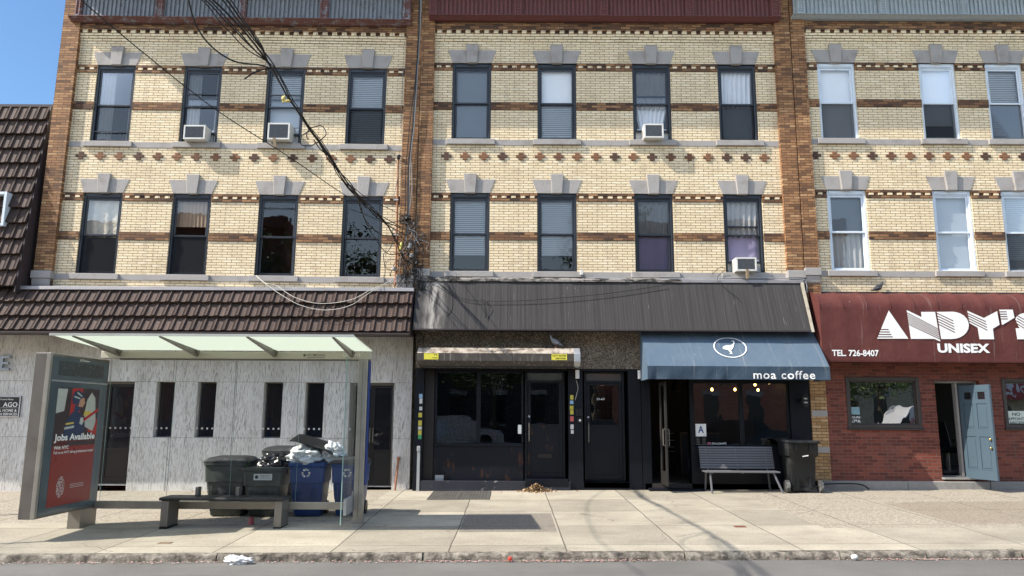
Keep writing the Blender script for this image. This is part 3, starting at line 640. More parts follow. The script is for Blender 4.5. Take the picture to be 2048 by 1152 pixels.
air_con(1288, 1327, 248, 276, 'white air conditioner below a sheer parted curtain under the maroon cornice', WMu[2], VM)
air_con(1472, 1513, 515, 542, 'white air conditioner under a purple curtain, above the black cladding', WMl[3], VM, bracket=2)
# ---------------------------------------------------------------- funeral home: tiled roofs, travertine wall
FH = thing('funeral_home', 'travertine ground floor with narrow dark windows under a brown tiled mansard roof', 'building', (-6, YF, 0))
def tiles(mb, xa, xb, top, bot, rows, pitch, lift=0.085, xclip=None):
    """pressed tile field between two lines (y,z): top and bottom; rows of overlapping pans with a rib"""
    T = Vector((0, top[0], top[1])); Bv = Vector((0, bot[0], bot[1])); d = Bv-T; nrm = Vector((0, d.z, -d.y)).normalized()
    if nrm.y > 0: nrm = -nrm
    prof = [(0,.036),(.03,.036),(.07,0),(.5,0),(.62,.003),(.64,.013),(.67,.010),(.70,.006),(.73,.018),(.76,.014),(.82,.012),(.85,.028),(.88,.024),(.94,.026),(.97,.037),(1,.036)]
    n = int((xb-xa)/pitch)+1
    for r in range(rows):
        f0 = r/rows; f1 = (r+1)/rows
        rings = []
        for f, l in ((f0, 0.0), (f1-0.004, lift), (f1-0.004, 0.0)):
            row = []
            for i in range(n):
                for u, h in prof[:-1]:
                    x = xa+(i+u)*pitch+ (0.0 if True else 0)
                    if x > xb: x = xb
                    hh = h
                    sag = -0.010*math.sin(math.pi*min(1, max(0, u-.06)/.56)) if (.06 < u < .62 and l > 0) else 0
                    p = T+d*f+nrm*(l+(hh if not (l == 0.0 and f == f1-0.004) else -.02))
                    row.append((x, p.y, p.z+sag*1.0))
            row.append((xb, row[-1][1], row[-1][2])); rings.append(row)
        m = len(rings[0]); vs = [p for q in rings for p in q]
        mb.add(vs, [(k*m+i, k*m+i+1, (k+1)*m+i+1, (k+1)*m+i) for k in range(2) for i in range(m-1)])
ztop = UZ(430, 579, YF-.33); zbot = UZ(430, 664, YF-.60); xr_ = UX(825, 620, YF-.3)
mb = MB(); tiles(mb, -14.0, xr_, (YF-.24, ztop), (YF-.60, zbot), 3, 0.222)
S = mb.build('tiled_strip_roof', M_tile, FH)
mb = MB(); mb.hexa([(xr_-.004,YF-.52,zbot-.02),(xr_+.012,YF-.52,zbot-.02),(xr_+.012,YF,zbot-.02),(xr_-.004,YF,zbot-.02),(xr_-.004,YF-.30,ztop+.02),(xr_+.012,YF-.30,ztop+.02),(xr_+.012,YF,ztop+.02),(xr_-.004,YF,ztop+.02)])
mb.box(-14, xr_+.01, YF-.74, YF-.47, zbot-.045, zbot-.012); mb.box(-14, xr_, YF-.47, YF, zbot-.028, zbot-.01); mb.build('roof_trim', M_tiledark, S)
xf0 = UX(50, 573, YF-.15)
MB().extx([(YF-.33, ztop-.015), (YF-.32, ztop+.06), (YF-.03, ztop+.11), (YF, ztop+.11), (YF, ztop-.01)], xf0, xr_+.02).build('flashing', M_flash, FH, bev=0.004)
# tall tiled mansard on the left
xa = -14.0; zt2 = UZ(50, 216, YF+.15); yt = YF+.10; yb = YF-.50
xr2 = UX(106, 220, yt)-.02
mb = MB(); tiles(mb, xa, xr2, (yt, zt2), (yb+.1, ztop+.02), 12, 0.222)
# clip line: the right edge
S2 = mb.build('tiled_mansard', M_tile, FH)
mb = MB(); mb.hexa([(xr2-.01,yb+.02,ztop-.1),(xr2+.015,yb+.02,ztop-.1),(xr2+.015,YF+.6,ztop-.1),(xr2-.01,YF+.6,ztop-.1),(xr2-.01,yt-.06,zt2),(xr2+.015,yt-.06,zt2),(xr2+.015,YF+.6,zt2),(xr2-.01,YF+.6,zt2)])
mb.box(xa, xr2+.02, yt-.03, YF+.6, zt2, zt2+.06)
mb.build('roof_trim', M_tiledark, S2)
MB().box(xa, xr2-.1, yt+.02, YF+4, ztop, zt2-.02).build('roof_core', M_tiledark, S2)
# sliver of white framed window in the mansard
a = -14; b = UX(12, 420, YF-.35); z0 = UZ(0, 452, YF-.35); z1 = UZ(0, 384, YF-.35)
mb = MB(); frame_rect(mb, b-1.0, b, z0, z1, YF-.38, YF+.1, .06); W = mb.build('window', M_paleframe, FH, bev=.006)
MB().box(b-.94, b-.06, YF-.2, YF-.19, z0+.06, z1-.06).build('pane', paint('dark pane', (.02,.022,.025), 0.08, spec=.8), W)
# travertine wall
YT = YF+.24
def TX(px, py): return UX(px, py, YT)
zw0, zw1 = UZ(500, 876, YT), UZ(500, 764, YT)
slits = []
for (ta, tb, ba, bb) in ((316,351,303,342), (398.7,433.8,386,426), (530,567,521,560), (612.5,650,605,643.5)):
    slits.append((TX((ta+ba)/2, 820), TX((tb+bb)/2, 820), zw0, zw1))
dL = (TX(215, 868)-.0, TX(261, 868), 0.04, zw1); dR = (TX(696, 868), TX(786, 868), 0.03, zw1)
dL = (dL[0]-.75, dL[1], dL[2], dL[3])
xt1 = UX(826, 800, YT)-.03
mb = wall(MB(), -14, xt1, -.4, UZ(400, 650, YT), YT, slits+[dL, dR], .26)
TW = mb.build('travertine_wall', M_trav, FH)
mb = MB()
joints = [TX(98, 700), TX(225, 700), TX(351, 700), TX(475, 700), TX(601, 700), TX(730, 700)]
M_joint = paint('dark joint', (.10, .09, .08), .9)
for x in joints:
    cuts = [(-.1, zw1+.75)]
    for o in slits+[dL, dR]:
        if o[0]-.01 <= x <= o[1]+.01: cuts = [(-.1, o[2]), (o[3], zw1+.75)]
    for c in cuts:
        if c[1] > c[0]: mb.box(x-.004, x+.004, YT-.002, YT+.003, c[0], c[1])
for zz in (zw0, zw1):
    e = sorted([-14]+[v for o in slits+[dL, dR] for v in o[:2]]+[xt1])
    for i in range(0, len(e), 2): mb.box(e[i], e[i+1], YT-.0015, YT+.003, zz-.003, zz+.003)
mb.build('panel_joints', M_joint, TW)
M_darkglass = paint('dark tinted glass', (.012, .012, .014), 0.05, spec=.7, var=.05)
for o in slits:
    mb = MB(); frame_rect(mb, o[0]+.002, o[1]-.002, o[2]+.002, o[3]-.002, YT+.15, YT+.22, .022); W = mb.build('slit_window', M_bronze, FH)
    MB().box(o[0]+.024, o[1]-.024, YT+.18, YT+.19, o[2]+.024, o[3]-.024).build('pane', M_darkglass, W)
for o, nl in ((dL, 2), (dR, 1)):
    mb = MB(); frame_rect(mb, o[0]+.002, o[1]-.002, o[2], o[3]-.002, YT+.13, YT+.22, .05, .02); D = mb.build('door_frame', M_bronze, FH)
    xs = [o[0]+.05, (o[0]+o[1])/2, o[1]-.05]
    for i in range(2):
        a, b = xs[i]+.003, xs[i+1]-.003
        mb = MB(); frame_rect(mb, a, b, o[2]+.02, o[3]-.055, YT+.15, YT+.19, .045, .12, .06); mb.box(a+.045, b-.045, YT+.155, YT+.185, .75, .80); L = mb.build('door', paint('dark bronze', (.018,.016,.016), .4, metal=.3), FH)
        MB().box(a+.045, b-.045, YT+.168, YT+.172, .8, o[3]-.115).build('pane', M_darkglass, L)
        MB().box(a+.045, b-.045, YT+.166, YT+.174, .14, .75).build('kick_panel', paint('bronze panel', (.018,.016,.016), .45, metal=.3), L)
        mb = MB(); hx = b-.03 if i == 0 else a+.03; mb.tube([(hx, YT+.15, .95), (hx, YT+.10, .96), (hx, YT+.10, 1.25), (hx, YT+.15, 1.26)], .009, 6); mb.build('handle', M_metal, L)
mb = MB().box(dR[0]-.0, dR[1], YT+.0, YT+.25, -.2, .028); mb.box(dL[0], dL[1], YT, YT+.25, -.3, .03); mb.build('threshold', M_conc, FH)
# black shell behind the openings
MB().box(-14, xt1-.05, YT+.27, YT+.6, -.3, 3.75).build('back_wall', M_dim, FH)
# steel letter on the wall
a, b = -11.6, UX(23, 726, YT); z0, z1 = UZ(10, 741, YT), UZ(10, 712, YT); a = b-.222; k = .055
mb = MB(); mb.prism([(a,z0),(b,z0),(b,z0+k),(a+.07,z0+k),(a+.07,(z0+z1)/2-k/2),(b-.03,(z0+z1)/2-k/2),(b-.03,(z0+z1)/2+k/2),(a+.07,(z0+z1)/2+k/2),(a+.07,z1-k),(b,z1-k),(b,z1),(a,z1)], YT-.07, YT-.02)
tag(mb.build('wall_letter', paint('blue grey metal', (.30,.34,.40), .35, metal=.5), bev=.004), 'large raised steel letter E on the travertine wall', 'letter')
# plaque
b = UX(42, 812, YT); a = b-1.05; z0, z1 = UZ(20, 834, YT), UZ(20, 792, YT)
PQ = thing('wall_plaque', 'black plaque with white border and lettering on the travertine wall', 'sign', ((a+b)/2, YT, z0))
MB().box(a, b, YT-.03, YT, z0, z1).build('board', paint('black sign board', (.012,.012,.014), .4), PQ, bev=.003)
mb = MB(); frame_rect(mb, a, b, z0, z1, YT-.04, YT-.028, .022); mb.build('border', paint('plaque border', (.5,.5,.5), .4), PQ)
mb = MB(); H = z1-z0
flat_text(mb, 'Funeral Home', b-.44, b-.16, z0+H*.80, z0+H*.88, YT-.032)
flat_text(mb, 'AGO', b-.37, b-.06, z0+H*.48, z0+H*.70, YT-.032, .01)
flat_text(mb, 'FUNERAL HOME &', b-.74, b-.06, z0+H*.25, z0+H*.37, YT-.032, .01)
flat_text(mb, 'CREMATION SERVICES', b-.80, b-.05, z0+H*.08, z0+H*.20, YT-.032, .01)
mb.box(b-.42, b-.05, YT-.032, YT-.031, z0+H*.43, z0+H*.44)
mb.build('lettering', M_letter, PQ)
# ---------------------------------------------------------------- dark clad fascia over the black storefronts
YB, YTp = YF-.58, YF-.12
cx0 = UX(830, 610, YF-.3); cx1 = UX(1612, 610, YF-.3)
PALE_X = -(UX(868, 610, YF-.3)-LOC[BM.name].x)
M_corr = corrug()
zt = UZ(1200, 563, YTp); zb = UZ(1200, 659, YB)
mb = MB(); n = 40
prof = []
for i in range(n):
    x = cx0+(cx1-cx0)*i/n; w = (cx1-cx0)/n
    for u, h in ((0, 0),): prof.append((x+w*u, h))
prof.append((cx1, 0))
vs = [(x, YTp-h, zt) for x, h in prof]+[(x, YB-h, zb) for x, h in prof]; m = len(prof)
mb.add(vs, [(i, i+1, m+i+1, m+i) for i in range(m-1)])
mb.add([(cx0,YTp,zt),(cx0,YB,zb),(cx0,YF,zb),(cx0,YF,zt)], [(0,1,2,3)]); mb.add([(cx1,YTp,zt),(cx1,YB,zb),(cx1,YF,zb),(cx1,YF,zt)], [(0,1,2,3)])
mb.quad((cx0,YB+.01,zb+.001),(cx1,YB+.01,zb+.001),(cx1,YF,zb+.001),(cx0,YF,zb+.001)); mb.quad((cx0,YTp+.01,zt-.001),(cx1,YTp+.01,zt-.001),(cx1,YF,zt-.001),(cx0,YF,zt-.001))
CL = mb.build('fascia_cladding', M_corr, BM)
mb = MB(); mb.hexa([(cx1-.03,YB-.02,zb-.03),(cx1+.03,YB-.02,zb-.03),(cx1+.03,YB+.05,zb-.03),(cx1-.03,YB+.05,zb-.03),(cx1-.03,YTp-.03,zt+.02),(cx1+.03,YTp-.03,zt+.02),(cx1+.03,YTp+.03,zt+.02),(cx1-.03,YTp+.03,zt+.02)])
mb.build('edge_trim', paint('worn cream trim', (.42,.38,.30), .5, var=.2, dirt=(.15,.13,.1), dirt_amt=.6, ds=8), CL)
mb = MB(); mb.box(cx0, cx1-.02, YB-.012, YB+.02, zb-.028, zb-.002); mb.build('drip_edge', M_tiledark, CL)
mb = MB(); xm = UX(1360, 560, YF)
mb.extx([(YTp-.04, zt-.02), (YTp-.04, zt+.045), (YF-.04, zt+.09), (YF, zt+.09), (YF, zt-.02)], xm, cx1+.03)
mb.build('flashing', M_flash, BM, bev=.003)
mb = MB(); x = cx0; rnd = random.Random(2)
while x < xm-.01:
    w = rnd.uniform(.3, .9); e = min(x+w, xm-.002); j = rnd.uniform(-.012, .012)
    mb.extx([(YTp-.05+j, zt-.015), (YTp-.05+j, zt+.03+j), (YTp-.02, zt+.07+j), (YF, zt+.10), (YF, zt-.015)], x, e-.006); x = e
mb.build('tarred_ledge', paint('tarred stone ledge', (.24,.22,.20), .8, var=.3, dirt=(.025,.022,.02), dirt_amt=.95, ds=3.2, dirt_scale=(1, 1, 3), dthr=(.46, .54), bump=.02, bs=14), BM)
# ---------------------------------------------------------------- shop walls under it
YS = YF+.0
def SX(px, py=860): return UX(px, py, YS)
def SZ(py, px=1060): return UZ(px, py, YS)
xp0, xp1 = SX(832, 700), SX(1281, 700)
MB().box(xp0, xp1, YS-.03, YS+.25, SZ(737), zb+.3).build('pebble_dash_panel', M_pebble, BM)
zsh = SZ(737)-.002; zsill = SZ(888); zbase = SZ(958)
w1 = (SX(868), SX(1048)); d1 = (SX(1050), SX(1131)); d2 = (SX(1170), SX(1252))
zt1 = SZ(741)
mb = wall(MB(), xp0, SX(1281)+.02, -.12, zsh, YS, [(SX(846), SX(1137), SZ(975), zt1), (SX(1166), SX(1258), SZ(964), zt1)], .3)
mb.build('storefront_wall', M_navy, BM)
MB().box(xp0, SX(1281)-.05, YS+3.6, YS+3.7, -.3, 3.8).box(xp0, SX(1281)-.1, YS+.35, YS+3.6, 3.62, 3.7).box(xp0, xp0+.1, YS+.31, YS+3.6, -.3, 3.6).box(SX(1281)-.1, SX(1281), YS+.31, YS+3.6, -.3, 3.6).build('room', paint('grey green shop interior', (.22,.23,.20), .8, var=.3), BM)
MB().box(xp0, SX(1281), YS+.31, YS+3.6, -.35, -.05).build('room_floor', M_dim, BM)
# window bay (recessed)
YW = YS+.12
mb = MB(); mb.box(SX(846)+.001, SX(866), YW, YW+.12, SZ(975), zt1-.001); mb.build('side_jamb', M_blackbrown, BM, bev=.004)
mb = MB(); x0, xm_, x1 = SX(867), SX(956), SX(1047)
mb.box(x0, x0+.05, YW+.02, YW+.1, zsill, zt1-.002); mb.box(xm_-.045, xm_+.045, YW+.02, YW+.1, zsill, zt1-.002); mb.box(x1-.04, x1, YW+.02, YW+.1, zsill, zt1-.002)
mb.box(x0+.05, xm_-.045, YW+.02, YW+.1, zt1-.05, zt1-.002); mb.box(xm_+.045, x1-.04, YW+.02, YW+.1, zt1-.05, zt1-.002); mb.box(x0, x1, YW-.03, YW+.1, zsill-.06, zsill-.001)
WB = mb.build('shop_window', M_navy, BM, bev=.004)
for a, b in ((x0+.05, xm_-.045), (xm_+.045, x1-.04)): MB().quad((a,YW+.058,zsill),(b,YW+.058,zsill),(b,YW+.058,zt1-.05),(a,YW+.058,zt1-.05)).build('pane', M_shopglass, WB)
MB().box(x0+.001, x1-.001, YW, YW+.08, SZ(975), zsill-.061).build('stall_riser', M_navyrust, BM)
MB().box(xp0+.15, SX(1140), YS-.05, YS-.001, -.15, SZ(962)).build('plinth', paint('chipped navy plinth', (.018,.02,.03), .6, var=.3, dirt=(.3,.28,.26), dirt_amt=.7, ds=7, dthr=(.6,.68), bump=.006), BM, bev=.006)
def shop_door(da, db, zbot, ztop, glz0, glz1, side, y, rust, mail):
    mb = MB(); frame_rect(mb, da, db, zbot, ztop, y, y+.12, .05, .02, .045); DF = mb.build('door_frame', M_navy, BM, bev=.004)
    a, b = da+.053, db-.053; z0, z1 = zbot+.022, ztop-.26
    mb = MB(); mb.box(a, b, y+.03, y+.1, z1+.005, z1+.055); mb.build('transom_bar', M_navy, DF)
    MB().box(a, b, y+.055, y+.06, z1+.056, ztop-.046).build('transom_pane', paint('grey transom glass', (.07,.075,.078), .12, spec=.6), DF)
    mb = MB(); s = .075; mb.box(a, a+s, y+.035, y+.085, z0, z1); mb.box(b-s, b, y+.035, y+.085, z0, z1); mb.box(a+s, b-s, y+.035, y+.085, glz1, z1); mb.box(a+s, b-s, y+.035, y+.085, z0, z0+.1); mb.box(a+s, b-s, y+.05, y+.075, z0+.1, glz0)
    D = mb.build('door', M_navyrust if rust else M_navy, BM, bev=.003)
    MB().box(a+s, b-s, y+.058, y+.064, glz0+.001, glz1-.001).build('pane', M_shopglass, D)
    hx = a+.038 if side < 0 else b-.038; mb = MB()
    mb.tube([(hx, y+.035, glz0-.38), (hx, y-.01, glz0-.36), (hx, y-.01, glz0+.02), (hx, y+.035, glz0+.04)], .013, 6); mb.build('handle', M_metal if not rust else M_bronze, D)
    if mail:
        mb = MB(); c = (a+b)/2; mb.box(c-.15, c+.15, y+.03, y+.05, glz0-.72, glz0-.63); mb.box(c-.13, c+.13, y+.022, y+.03, glz0-.70, glz0-.65); mb.build('mail_slot', M_blackbrown, D)
    mb = MB(); mb.cyl((hx, y+.035, glz0+.16), (hx, y+.022, glz0+.16), .022, 12); mb.build('lock', M_galv, D)
    return D
DA = shop_door(d1[0], d1[1], SZ(958), zt1-.002, SZ(848), SZ(766), -1, YW, True, True)
DB = shop_door(d2[0], d2[1], SZ(962), zt1-.002, SZ(849), SZ(769), -1, YW+.02, False, False)
MB().box(SX(1050), SX(1136), YS-.06, YW-.001, SZ(972), SZ(958)-.001).build('door_step', M_navy, BM, bev=.005)
MB().box(SX(1167), SX(1257), YS+.0, YW+.1, SZ(975), SZ(964)+.001).build('door_step', M_navy, BM)
mb = MB(); flat_text(mb, '25-63', SX(1196), SX(1212), SZ(799), SZ(795), YW+.075, .01); mb.build('house_number', M_letter, DB)
# ghosts of goods behind the shop window, a basketball net hanging inside
mb = MB(); c = SX(992); z1_ = SZ(742)-.05
for k in range(9):
    a = 2*math.pi*k/9
    for s in (1, -1):
        pts = [(c+.16*(1-.45*t)*math.cos(a+s*t*1.2), YW+.75+.16*(1-.45*t)*math.sin(a+s*t*1.2), z1_-.02-.42*t) for t in (0, .33, .66, 1)]
        mb.tube(pts, .005, 4)
mb.tube([(c+.16*math.cos(t*math.pi/8), YW+.75+.16*math.sin(t*math.pi/8), z1_-.02) for t in range(17)], .009, 5)
tag(mb.build('basketball_net', paint('net cord', (.5,.5,.47), .8)), 'white basketball net hanging inside the dark shop window', 'net')
mb = MB(); mb.box(SX(880), SX(1040), YW+1.2, YW+1.6, .0, .95); tag(mb.build('shop_counter', paint('dark counter', (.07,.07,.065), .6), bev=.01), 'dark counter standing inside the black shop behind its window', 'counter')
# stickers
def stickers(name, lst, x, label):
    t = thing('sticker_strip', label, 'stickers', (x, YS, 0))
    for i, (py, h, c) in enumerate(lst):
        z = SZ(py, 1024 if x > 0 else 840); d = h/92/2
        MB().box(x-.035+random.uniform(-.01,.01), x+.035, YS-.004, YS-.0005, z-d, z+d).build('sticker', paint('sticker '+c, dict(y=(.5,.42,.06), b=(.25,.4,.55), w=(.55,.55,.53), g=(.05,.3,.12), r=(.5,.1,.1))[c], .5), t)
stickers('a', [(792,8,'b'),(802,10,'w'),(817,7,'w'),(830,9,'y'),(846,10,'y'),(856,6,'w'),(865,9,'y'),(874,8,'g')], SX(840), 'column of small stickers on the far left black post of the shop')
stickers('b', [(794,9,'y'),(804,7,'b'),(815,8,'y'),(823,10,'y'),(837,10,'r'),(853,9,'w'),(863,7,'w')], SX(1144), 'column of small stickers on the black post between the two shop doors')
mb = MB(); mb.box(SX(1036), SX(1043), YW+.018, YW+.0195, SZ(868), SZ(850)); tag(mb.build('window_sticker', M_letter), 'small white upright sticker low on the shop window beside the door', 'sticker')
mb = MB(); mb.box(SX(871), SX(888), YW-.004, YW-.001, SZ(964), SZ(952)); mb2 = mb.build('small_plate', M_galv); tag(mb2, 'small pale plate low on the black shop panel', 'plate')
# wall lamps
for px, lb in ((1154, 'white cylinder wall lamp between the two black shop doors'), (1278, 'white cylinder wall lamp beside the blue awning')):
    x = SX(px, 748); t = thing('wall_lamp', lb, 'lamp', (x, YS-.08, SZ(756)), 'white cylinder wall lamps')
    MB().cyl((x, YS-.09, SZ(757)), (x, YS-.09, SZ(740)), .045, 16).build('lamp_shade', M_white, t, smooth=True)
    MB().box(x-.02, x+.02, YS-.06, YS, SZ(750), SZ(746)).build('bracket', M_black, t)
# door bell boxes
x = SX(1157); t = thing('doorbell_panel', 'black doorbell and card reader boxes beside the second shop door', 'doorbell', (x, YS, SZ(848)))
MB().box(x-.05, x+.09, YS-.035, YS-.001, SZ(832), SZ(816)).build('reader', M_black, t, bev=.01)
MB().box(x-.02, x+.09, YS-.03, YS-.001, SZ(846), SZ(834)).build('keypad', M_black, t, bev=.005)
MB().box(x+.01, x+.05, YS-.034, YS-.03, SZ(842), SZ(838)).build('button', M_letter, t)
# conduit at the far left with a switch box
x = SX(837, 940); t = thing('metal_conduit', 'grey metal conduit with switch box rising from the pavement on a black post', 'conduit', (x, YS-.06, -.1))
MB().box(x-.03, x+.03, YS-.06, YS-.005, -.12, SZ(902)).build('channel', M_galv, t); MB().box(x-.035, x+.035, YS-.10, YS-.01, SZ(903), SZ(893)).build('switch_box', M_galv, t, bev=.008)
# ---------------------------------------------------------------- roller shutter box
YH = YS-.66
a, b = UX(834, 715, YH), UX(1161, 715, YH); za, zm1, zm2, zc = UZ(1000, 697, YH+.25), UZ(1000, 707, YH), UZ(1000, 722, YH), UZ(1000, 732, YH+.1)
SB = thing('shutter_box', 'long stained roller shutter housing over the black shop window', 'shutter box', ((a+b)/2, YS, zc))
MB().extx([(YS-.03, za), (YH+.16, za), (YH, zm1), (YH, zm2), (YH+.10, zc), (YS-.03, zc)], a, b-.13).build('housing', [M_shutterdark], SB, bev=.004)
MB().quad((a+.005,YH+.158,za+.003),(b-.135,YH+.158,za+.003),(b-.135,YH-.002,zm1+.004),(a+.005,YH-.002,zm1+.004)).quad((a+.005,YH+.158,za+.003),(b-.135,YH+.158,za+.003),(b-.135,YS-.03,za+.003),(a+.005,YS-.03,za+.003)).build('top_cover', M_shutterlit, SB)
MB().extx([(YS-.03, za+.006), (YH+.16, za+.006), (YH-.008, zm1+.003), (YH-.008, zm2-.003), (YH+.10, zc-.006), (YS-.03, zc-.006)], b-.13, b).build('end_cap', M_galv, SB, bev=.004)
mb = MB(); mb.box(a+.1, b-.1, YH+.11, YH+.15, zc-.035, zc-.007); mb.build('shutter_slot', M_blackbrown, SB)
for px0, px1, faded in ((848, 877, True), (1103, 1134, False)):
    p0, p1 = UX(px0, 713, YH), UX(px1, 713, YH); z0, z1 = UZ(1000, 719.5, YH), UZ(1000, 707.5, YH)
    o = MB().box(p0, p1, YH-.006, YH-.003, z0, z1).build('yellow_label', M_yellow, SB); H = z1-z0; mb = MB()
    if faded:
        flat_text(mb, 'TY', p0+.20, p1-.02, z0+H*.6, z1-.015, YH-.0075, .01); flat_text(mb, '9700', p0+.17, p1-.02, z0+.02, z0+H*.35, YH-.0075, .01)
    else:
        flat_text(mb, 'CITY GATES', p0+.02, p1-.02, z0+H*.58, z1-.015, YH-.0075, .02); flat_text(mb, '538-9700', p0+.08, p1-.03, z0+.015, z0+H*.40, YH-.0075, .02)
    mb.build('lettering', M_blackink, o)
# ---------------------------------------------------------------- coffee shop front
xq0, xq1 = SX(1284), SX(1623)
op = [(SX(1302), SX(1381), SZ(975), SZ(748)), (SX(1386), SX(1583), SZ(893), SZ(760))]
mb = wall(MB(), xq0, xq1, -.1, zb+.2, YS, op, .28); mb.build('coffee_shop_wall', M_navy, BM)
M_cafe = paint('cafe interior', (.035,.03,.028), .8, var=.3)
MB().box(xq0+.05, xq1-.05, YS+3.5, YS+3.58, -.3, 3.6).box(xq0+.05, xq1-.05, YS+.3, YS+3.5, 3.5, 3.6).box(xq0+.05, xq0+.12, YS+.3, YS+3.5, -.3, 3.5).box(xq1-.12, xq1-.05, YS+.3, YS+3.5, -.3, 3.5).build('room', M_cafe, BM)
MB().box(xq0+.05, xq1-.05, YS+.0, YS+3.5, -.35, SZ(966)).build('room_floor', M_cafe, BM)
MB().box(SX(1302)-.1, SX(1381)+.2, YS-.25, YS-.001, -.3, SZ(974)).build('door_step', M_navy, BM, bev=.01)
a, b, z0, z1 = op[1]
mb = MB(); frame_rect(mb, a+.002, b-.002, z0+.002, z1-.002, YS+.04, YS+.12, .05); xm_ = SX(1486); mb.box(xm_-.045, xm_+.045, YS+.04, YS+.12, z0+.052, z1-.052)
CW = mb.build('shop_window', M_navy, BM, bev=.004)
MB().quad((a+.05,YS+.08,z0+.05),(xm_-.045,YS+.08,z0+.05),(xm_-.045,YS+.08,z1-.05),(a+.05,YS+.08,z1-.05)).build('pane', M_cafeglass, CW); MB().quad((xm_+.045,YS+.083,z0+.05),(b-.05,YS+.08,z0+.05),(b-.05,YS+.08,z1-.05),(xm_+.045,YS+.083,z1-.05)).build('pane', M_cafeglass, CW)
# open glazed door leaf, edge on to the street
hx = SX(1321.5, 860); LF = thing('open_door', 'dark framed glass coffee shop door standing open towards the street', 'door', (hx, YS, SZ(968)))
zt_, zb_ = SZ(764), SZ(966); mb = MB(); L = .60
frm = []
def leafbox(y0, y1, z0, z1, x0=hx-.022, x1=hx+.022):
    mb.box(x0, x1, y0, y1, z0, z1)
leafbox(YS-L, YS-L+.09, zb_, zt_); leafbox(YS-.09, YS, zb_, zt_); leafbox(YS-L+.09, YS-.09, zb_, zb_+.28); leafbox(YS-L+.09, YS-.09, zt_-.09, zt_)
mb.build('leaf_frame', paint('dark taupe metal', (.02,.018,.017), .5), LF, bev=.004); MB().box(hx-.004, hx+.004, YS-L+.09, YS-.09, zb_+.28, zt_-.09).build('pane', M_shopglass, LF)
mb = MB()
for s in (-1, 1): mb.tube([(hx+s*.022, YS-L+.05, .95), (hx+s*.06, YS-L+.05, .96), (hx+s*.06, YS-L+.05, 1.28), (hx+s*.022, YS-L+.05, 1.29)], .010, 6)
mb.build('handle', M_metal, LF)
# letter grade card, sign, window lettering
x0, x1, z0, z1 = SX(1392), SX(1413), SZ(871), SZ(846)
t = thing('grade_card', 'white card with a large blue letter A in the coffee shop window', 'sign', ((x0+x1)/2, YS+.03, z0))
MB().box(x0, x1, YS+.030, YS+.036, z0, z1).build('card', M_letter, t)
mb = MB(); flat_text(mb, 'A', x0+.05, x1-.05, z0+.07, z1-.04, YS+.028, .02); mb.box(x1-.06, x1-.02, YS+.0285, YS+.0295, z0+.02, z0+.03); mb.build('lettering', paint('navy ink', (.02,.06,.22), .5), t)
x0, x1, z0, z1 = SX(1393), SX(1412), SZ(889), SZ(873)
t = thing('hours_sign', 'faint grey opening hours lettering below the letter A card', 'sign', ((x0+x1)/2, YS+.03, z0)); mb = MB()
for k in range(5): mb.box(x0, x0+.07, YS+.034, YS+.036, z1-.02-k*.032, z1-.01-k*.032); mb.box(x1-.08, x1, YS+.034, YS+.036, z1-.02-k*.032, z1-.01-k*.032)
mb.build('lettering', paint('faint ink', (.15,.14,.13), .6), t)
x0, x1, z0, z1 = SX(1424), SX(1454), SZ(888.5), SZ(883)
t = thing('window_lettering', 'small white handle lettering with pink square at the foot of the coffee shop window', 'lettering', ((x0+x1)/2, YS+.07, z0))
mb = MB(); flat_text(mb, '@MoaCoffeeNYC', x0, x1, z0, z1, YS+.072, .01); mb.build('lettering', M_letter, t)
mb = MB(); frame_rect(mb, SX(1416), SX(1422), SZ(889), SZ(883), YS+.070, YS+.073, .012); mb.disc(((SX(1416)+SX(1422))/2, (SZ(889)+SZ(883))/2), .012, YS+.070, YS+.073, 12); mb.build('pink_square', paint('pink ink', (.6,.2,.3), .5), t)
# oval sign on bracket
x, z = SX(1607), SZ(798); t = thing('oval_sign', 'small black oval hanging sign on the coffee shop wall right of the window', 'sign', (x, YS-.1, z-.2))
MB().disc((x, z), .15, YS-.21, YS-.18, 24, .5).build('board', M_black, t, bev=.003); MB().box(x-.08, x-.05, YS-.2, YS, z-.02, z+.02).build('bracket', M_black, t)
mb = MB(); flat_text(mb, 'moa', x-.035, x+.035, z+.02, z+.05, YS-.212, .01); flat_text(mb, 'coffee', x-.04, x+.04, z-.06, z-.025, YS-.212, .01); mb.build('lettering', M_letter, t)
# small notices right of the bench
mb = MB(); flat_text(mb, '25-65', SX(1564), SX(1574), SZ(897), SZ(894), YS-.002, .01); mb.box(SX(1566), SX(1573), YS-.002, YS-.0005, SZ(904), SZ(899)); flat_text(mb, 'MOA', SX(1566), SX(1574), SZ(912), SZ(907), YS-.002, .01); flat_text(mb, 'NYC', SX(1567), SX(1574), SZ(917), SZ(914), YS-.002, .01)
tag(mb.build('wall_lettering', M_letter), 'small white notices on the black wall behind the wheeled bin', 'lettering')
